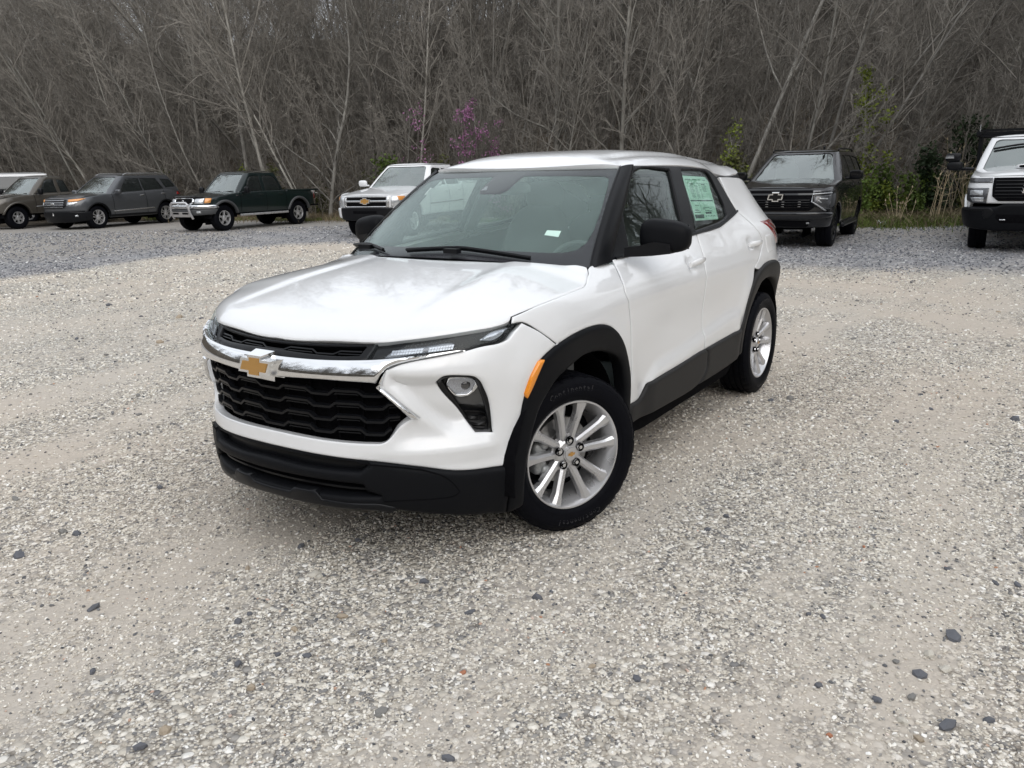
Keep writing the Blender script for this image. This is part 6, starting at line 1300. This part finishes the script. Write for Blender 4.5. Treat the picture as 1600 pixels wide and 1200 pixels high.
# ---- brown-grey pickup
P_BROWN = paint('brown_grey_paint', (.085, .077, .066), .45, .35)
sp = dict(scale=1.0, wb=3.25, R=.385, ra=.47, sill=.50, zf=.55, rear_z=.62, zh=1.03, hood_side=.0, cowl=-.60, crown=.05, rim=.20, spokes=6, p=2.7, q=2.5, paint=P_BROWN, rim_mat=M_ALLOY,
    fo=([.3,.6,.8,1.0,1.1], [.80,.88,.88,.78,.66]), w=([.3,.5,.7,.9,1.05,1.2], [.86,.90,.925,.93,.90,.85]), ro=([.4,.7,1.1], [1.05,1.06,1.05]),
    top=([-9,-4,-2.2,-2.15,-1.5,-.6,-.2,.36], [1.16,1.16,1.16,1.17,1.16,1.14,1.12,1.07]),
    house=(1.12, 1.72, (-.48,-2.22,.84,.12,.12), (-1.20,-2.02,.66,.08,.12)),
    windows=[[(-.92,1.18),(-1.62,1.18),(-1.60,1.63),(-1.42,1.64),(-1.26,1.60)], [(-1.74,1.19),(-2.10,1.19),(-1.98,1.60),(-1.72,1.63)]],
    mirror=(-.80,1.06,1.23,(.13,.20,.22),M_SATINB), handles=[(-1.55,1.05)], handle_mat=P_BROWN, seams=(-.66,-1.68),
    trim=[('grille', M_SATINB, 'front', [(0,.78),(.34,.78),(.42,.95),(.36,1.0),(0,1.0)], .012, (.01,.03), dict(sym=True)), ('headlight', M_BLENS, 'front', [(.46,.82),(.72,.84),(.80,.97),(.48,.97)], .012, (.014,.03)),
          ('lower_grille', M_DEEP, 'front', [(0,.58),(.5,.58),(.5,.68),(0,.68)], .012, None, dict(sym=True)), ('side_moulding', M_SILVER, 'side', [(-.66,.72),(-1.60,.74),(-1.60,.765),(-.66,.745)], .012, (.012,.012))])
BRN, B, H, made = vehicle('pickup_truck', 'brown-grey extended cab pickup cut by the left edge of the photo', 'pickup truck', at_wheel(-16.75, 28.45, (-1.25, -2.6), .84), (-1.25, -2.6), sp)
for x0 in (0, -3.25): flare(BRN, P_BROWN, B, x0, .385, .47, .50, .06, .03)
bed(BRN, B, -2.26, 1.16, P_BROWN)
# ---- white SUV behind it, only its roof and dark windows in view
P_WHITE = paint('white_truck_paint', (.74, .75, .76), .0, .35)
sp = dict(scale=1.0, wb=3.0, R=.39, ra=.46, sill=.45, zf=.5, rear_z=.6, zh=1.10, cowl=-.6, crown=.04, rim=.23, spokes=6, paint=P_WHITE,
    fo=([.3,.7,1.1], [.85,.9,.8]), w=([.3,.5,.8,1.1,1.25], [.92,.97,1.0,.97,.92]), ro=([.4,.8,1.2], [1.1,1.15,1.1]), top=([-9,-3,-.6,.36], [1.25,1.25,1.2,1.12]),
    house=(1.18, 1.86, (-.5,-4.0,.92,.12,.10), (-1.2,-3.86,.80,.08,.10)), windows=[[(-1.0,1.26),(-2.0,1.26),(-2.0,1.77),(-1.35,1.76)], [(-2.08,1.26),(-3.80,1.26),(-3.74,1.77),(-2.08,1.77)]],
    mirror=(-.85,1.1,1.3,(.13,.2,.2),P_WHITE), handles=[(-1.9,1.1)], handle_mat=P_WHITE,
    trim=[('headlight', M_BLENS, 'front', [(.55,.85),(.85,.85),(.85,1.02),(.55,1.02)], .012, (.012,.03)), ('grille', M_SATINB, 'front', [(0,.8),(.5,.8),(.5,1.05),(0,1.05)], .012, (.01,.03), dict(sym=True))])
WSUV, B, H, made = vehicle('suv', 'white SUV with dark side windows mostly hidden behind the brown-grey pickup', 'SUV', lat_dep(-21.3, 30.8), (-2.3, -1.6), sp)
# ---- white pickup with chrome-framed double grille
sp = dict(wb=3.65, R=.40, ra=.48, sill=.52, zf=.72, rear_z=.66, zh=1.09, hood_side=-.01, cowl=-.75, crown=.06, hood_bow=.04, rim=.235, spokes=5, tw=.265, p=4.2, q=3.4, paint=P_WHITE, glass=M_SIDEGL,
    fo=([.3,.6,.9,1.1,1.25], [.88,.93,.93,.88,.75]), w=([.3,.5,.7,.95,1.1,1.2,1.35], [.90,.94,.98,1.0,.985,.96,.90]), ro=([.4,.7,1.3], [1.16,1.18,1.16]),
    top=([-9,-4.5,-3.05,-3.0,-1.5,-.75,-.2,.36], [1.33,1.33,1.33,1.28,1.26,1.23,1.18,1.11]),
    house=(1.21, 1.83, (-.62,-3.05,.93,.16,.10), (-1.44,-2.86,.69,.10,.10)),
    windows=[[(-1.02,1.29),(-1.98,1.29),(-1.98,1.74),(-1.55,1.75),(-1.40,1.71)], [(-2.08,1.29),(-2.90,1.29),(-2.80,1.72),(-2.08,1.74)]],
    mirror=(-.95,1.16,1.36,(.14,.24,.18),P_WHITE), handles=[(-1.85,1.12),(-2.75,1.14)], handle_mat=P_WHITE, seams=(-.80,-2.03,-3.0),
    trim=[('grille_frame', M_SILVER, 'front', [(0,0.775),(0.63,0.775),(0.655,0.801),(0.655,1.057),(0,1.075)], .015, (.014,.03), dict(sym=True, thick=.05, holes=[[(0,0.815),(0.58,0.815),(0.58,0.912),(0,0.912)], [(0,0.96),(0.58,0.96),(0.58,1.026),(0,1.031)]])),
          ('grille_backing', M_DEEP, 'front', [(0,0.784),(0.62,0.784),(0.62,1.049),(0,1.049)], .002, None, dict(sym=True)),
          ('headlight', M_BLENS, 'front', [(0.69,0.801),(0.935,0.801),(0.945,1.057),(0.69,1.071)], .012, (.016,.04)), ('turn_lamp', M_ORANGE, 'front', [(0.86,0.951),(0.945,0.951),(0.945,1.053),(0.82,1.057)], .026, (.006,.02)),
          ('bumper', M_SATINB, 'front', [(0,.46),(.72,.48),(.74,.78),(0,.79)], .05, (.02,.04), dict(sym=True, thick=.12)), ('bumper_end', P_WHITE, 'front', [(.75,.52),(.965,.60),(.975,.76),(.75,.79)], .055, (.02,.04), dict(thick=.12)),
          ('plate_recess', M_DEEP, 'front', [(0,.63),(.34,.63),(.34,.70),(0,.70)], .072, None, dict(sym=True)),
          ('running_board', M_SATINB, 'side', [(-.58,.44),(-3.0,.44),(-3.0,.53),(-.58,.53)], .03, (.03,.03)), ('door_moulding', M_SILVER, 'side', [(-.80,.80),(-2.95,.82),(-2.95,.85),(-.80,.83)], .012, (.01,.01))])
SIL, B, H, made = vehicle('pickup_truck', 'white pickup with gold emblem on a chrome-framed grille, partly behind the white crossover', 'pickup truck', lat_dep(-3.17, 21.28), (-.36, -.93), sp)
bars(SIL, B, M_SATINB, .57, (.836, .858, .88, .902, .975, .998), .004, .008, .012)
bowtie(SIL, (.945, 0, .938), .125, .03, M_GOLD, M_CHROME)
bed(SIL, B, -3.10, 1.33, P_WHITE)
mb = MB(); superbox(mb, (-1.75, -.1, 1.905), (.10, .03, .07), e=2.5, n=10, m=6); mb.build('roof_antenna', M_SATINB, SIL)
for y in (.0,): mb = MB(); mb.box((-2.95, 0, 1.45), (.04, 1.5, .5)); mb.build('rear_window', M_SIDEGL, SIL)
# ---- black full-size SUV
P_BLACK = paint('black_paint', (.006, .0065, .008), .0, .25)
sp = dict(wb=3.07, R=.405, ra=.47, sill=.42, zf=.42, rear_z=.6, zh=1.17, hood_side=-.02, cowl=-.72, crown=.06, rim=.275, spokes=6, tw=.285, p=3.8, q=3.2, paint=P_BLACK, twin=True, rim_mat=M_SATINB,
    fo=([.25,.5,.8,1.05,1.25], [.84,.92,.95,.90,.76]), w=([.25,.5,.8,1.0,1.12,1.22,1.35], [.94,1.0,1.025,1.02,1.0,.965,.90]), ro=([.3,.8,1.3], [1.10,1.20,1.14]),
    top=([-9,-3.6,-1.5,-.72,-.2,.36], [1.32,1.32,1.28,1.27,1.24,1.19]),
    house=(1.24, 1.85, (-.50,-4.10,.95,.16,.12), (-1.56,-3.92,.71,.10,.12)),
    windows=[[(-1.14,1.32),(-2.10,1.34),(-2.10,1.77),(-1.84,1.78),(-1.66,1.74)], [(-2.18,1.34),(-3.06,1.36),(-3.0,1.77),(-2.18,1.78)], [(-3.16,1.36),(-3.92,1.38),(-3.82,1.73),(-3.12,1.77)]],
    mirror=(-.98,1.17,1.37,(.14,.26,.19),M_SATINB), handles=[(-1.95,1.16),(-2.95,1.18)], handle_mat=P_BLACK, seams=(-.85,-2.14,-3.1),
    trim=[('grille', M_DEEP, 'front', [(0,.74),(.62,.74),(.70,.80),(.66,1.115),(0,1.115)], .012, (.008,.03), dict(sym=True, thick=.03)),
          ('bumper', P_BLACK, 'front', [(0,.58),(.7,.58),(.95,.62),(.97,.70),(.7,.72),(0,.72)], .045, (.025,.05), dict(sym=True, thick=.1)),
          ('lower_intake', M_DEEP, 'front', [(0,.44),(.6,.44),(.66,.55),(0,.56)], .012, None, dict(sym=True)),
          ('light_bar', M_DKLENS, 'front', [(.66,1.07),(.93,1.085),(.94,1.12),(.66,1.11)], .016, (.008,.014)),
          ('headlight', M_DKLENS, 'front', [(.70,.86),(.86,.76),(.95,.76),(.955,1.03),(.70,1.01)], .012, (.012,.03)),
          ('running_light', M_SILVER, 'front', [(.665,1.03),(.95,1.05),(.95,1.07),(.655,1.05),(.645,.90),(.86,.735),(.90,.735),(.665,.91)], .030, (.008,.01)),
          ('lamp_reflector', M_BLENS, 'front', [(.76,.95),(.90,.94),(.90,.965),(.775,.975),(.755,.92),(.80,.885),(.82,.89),(.775,.925)], .030, (.004,.006)),
          ('tow_cover', M_SILVER, 'front', [(.58,.50),(.63,.50),(.63,.53),(.58,.53)], .03, None),
          ('running_board', M_SATINB, 'side', [(-.56,.36),(-2.50,.36),(-2.50,.44),(-.56,.44)], .04, (.05,.03))])
TAH, B, H, made = vehicle('suv', 'black full-size SUV with black grille and silver-outlined emblem, right of the crossover', 'SUV', at_wheel(6.23, 15.63, (-.5, -.866), .97), (-.5, -.866), sp)
bars(TAH, B, M_GLOSSB, .62, (.80, .845, .89, .935), .016, .016, .02); bars(TAH, B, P_BLACK, .66, (1.04,), .018, .05, .02)
for y in (-.45, -.15, .15, .45):
    for z in (.82, .865, .91): mb = MB(); p = B(np.array([B.Y(y, z)]), np.array([z]))[0]; mb.box((p[0]+.035, y, z), (.012, .05, .008)); mb.build('grille_clip', M_SILVER, TAH)
bowtie(TAH, (.945, 0, 1.0), .13, .03, M_GLOSSB, M_CHROME, rim=.17)
for sg in (1, -1): mb = MB(); mb.tube([(-1.75, sg*.68, 1.875), (-1.87, sg*.68, 1.915), (-3.55, sg*.68, 1.915), (-3.7, sg*.68, 1.87)], .018, 8); mb.build('roof_rail', M_SATINB, TAH)
mb = MB(); superbox(mb, (-1.55, .42, 1.935), (.14, .05, .075), e=2.5, n=10, m=6); mb.build('roof_antenna', M_SATINB, TAH)
for sg in (1, -1): mb = MB(); superbox(mb, (-.995+.075, sg*1.17, 1.40), (.02, .24, .12), e=4, n=12, m=8); mb.build('mirror_cap', M_GLOSSB, TAH)
# ---- white heavy pickup with a dark rack, at the right edge
sp = dict(scale=.955, wb=4.0, R=.43, ra=.51, sill=.60, zf=.86, rear_z=.75, zh=1.33, hood_side=-.01, cowl=-.80, crown=.09, rim=.24, spokes=8, tw=.285, p=4.4, q=3.6, paint=P_WHITE, steer=0,
    fo=([.3,.6,.9,1.2,1.4], [.92,.97,.98,.92,.8]), w=([.3,.6,.8,1.1,1.25,1.35,1.5], [.92,.98,1.02,1.03,1.01,.98,.92]), ro=([.4,.7,1.4], [1.3,1.3,1.3]),
    top=([-9,-4.5,-3.2,-3.1,-1.5,-.80,-.2,.36], [1.46,1.46,1.46,1.42,1.42,1.41,1.38,1.34]),
    house=(1.37, 2.02, (-.66,-3.15,.96,.16,.10), (-1.46,-2.95,.74,.10,.10)),
    windows=[[(-1.12,1.46),(-2.05,1.46),(-2.05,1.92),(-1.66,1.93),(-1.52,1.89)], [(-2.15,1.46),(-3.0,1.46),(-2.9,1.90),(-2.15,1.92)]],
    mirror=(-1.0,1.32,1.50,(.14,.28,.18),M_SATINB), handles=[(-1.9,1.25),(-2.85,1.27)], handle_mat=M_SATINB, seams=(-.88,-2.1,-3.1),
    trim=[('grille', M_DEEP, 'front', [(0,.90),(.52,.90),(.62,.98),(.62,1.29),(0,1.29)], .014, (.010,.03), dict(sym=True, thick=.04)),
          ('light_bar', M_DKLENS, 'front', [(.64,1.21),(.985,1.21),(.985,1.29),(.64,1.29)], .012, (.010,.02)), ('headlight', M_DKLENS, 'front', [(.70,.86),(.90,.86),(1.0,.90),(1.0,1.12),(.68,1.12)], .014, (.012,.03)),
          ('lamp_reflector', M_BLENS, 'front', [(.76,1.0),(.95,1.0),(.95,1.08),(.76,1.08)], .026, (.004,.01)), ('lamp_lens', M_BLENS, 'front', [(.74,.89),(.90,.89),(.94,.96),(.74,.96)], .026, (.004,.01)),
          ('bumper', M_BLACKP, 'front', [(0,.40),(.5,.40),(.95,.46),(1.0,.52),(1.01,.78),(.9,.80),(.55,.80),(.40,.86),(0,.86)], .06, (.03,.05), dict(sym=True, thick=.16)),
          ('bumper_slot', M_DEEP, 'front', [(0,.54),(.45,.54),(.52,.62),(.52,.68),(0,.68)], .092, None, dict(sym=True)), ('tow_hook', M_SILVER, 'front', [(.38,.58),(.46,.58),(.46,.60),(.38,.60)], .10, (.01,.008)),
          ('bumper_step', M_SATINB, 'front', [(.55,.72),(.62,.60),(.68,.60),(.72,.74),(.95,.76),(.95,.785),(.60,.785)], .092, (.006,.01))])
HDT, B, H, made = vehicle('pickup_truck', 'white heavy pickup with tall tow mirrors and black rack, cut by the right edge', 'pickup truck', lat_dep(9.08, 14.40), (-.50, -.866), sp)
bars(HDT, B, M_GLOSSB, .58, (.955, 1.01, 1.065, 1.12, 1.175, 1.23), .022, .020, .016)
bowtie(HDT, (1.0, 0, 1.10), .16, .03, M_GLOSSB, M_CHROME)
mb = MB(); superbox(mb, (.10, 0, 1.475), (.40, .62, .10), e=3.5, n=24, m=10); mb.build('hood_scoop', P_WHITE, HDT); mb = MB(); superbox(mb, (.275, 0, 1.478), (.06, .52, .055), e=4, n=16, m=8); mb.build('scoop_mouth', M_DEEP, HDT)
for sg in (1, -1):
    mb = MB(); superbox(mb, (-1.0, sg*1.36, 1.66), (.14, .27, .17), e=4, n=18, m=10); o = mb.build('tow_mirror', M_SATINB, HDT); mb = MB(); mb.box((-.925, sg*1.42, 1.66), (.02, .15, .03)); mb.box((-.925, sg*1.42, 1.69), (.02, .13, .015)); mb.build('mirror_lamp', M_BLENS, o)
    mb = MB(); mb.tube([(-1.0, sg*.98, 1.44), (-1.0, sg*1.22, 1.44)], .03, 8); mb.build('mirror_stay', M_SATINB, o)
for x0 in (0, -4.0): flare(HDT, P_WHITE, B, x0, .43, .51, .60, .06, .025)
mb = MB()
for x in (-3.35, -5.1):
    for sg in (1, -1): mb.tube([(x, sg*.95, 1.44), (x, sg*.95, 2.12)], .04, 8)
    mb.tube([(x, -1.0, 2.14), (x, 1.0, 2.14)], .045, 8)
for sg in (1, -1): mb.tube([(-3.2, sg*1.0, 2.16), (-5.3, sg*1.0, 2.16)], .05, 8)
rk = mb.build('ladder_rack', M_SATINB, HDT)
for k in range(3): mb = MB(); mb.box((-3.30-.02*k, 0, 2.11+.055*k), (.10, 2.05, .045)); mb.build('rack_slat', M_SATINB, rk)
mb = MB(); mb.tube([(-3.25, -.98, 2.2), (-3.25, -.98, 2.34)], .015, 6); mb.build('rack_post', M_SILVER, rk)
bed(HDT, B, -3.2, 1.46, P_WHITE)
sc_ = H(np.linspace(-.86, .86, 30), .60+.16*np.abs(np.linspace(-1, 1, 30))**.0+.14*np.cos(np.linspace(-1, 1, 30)*1.5)-.14)
mb = MB(); mb.tube(sc_+np.array([.02, 0, .012]), .022, 6); mb.build('screen_trim', M_SATINB, HDT)
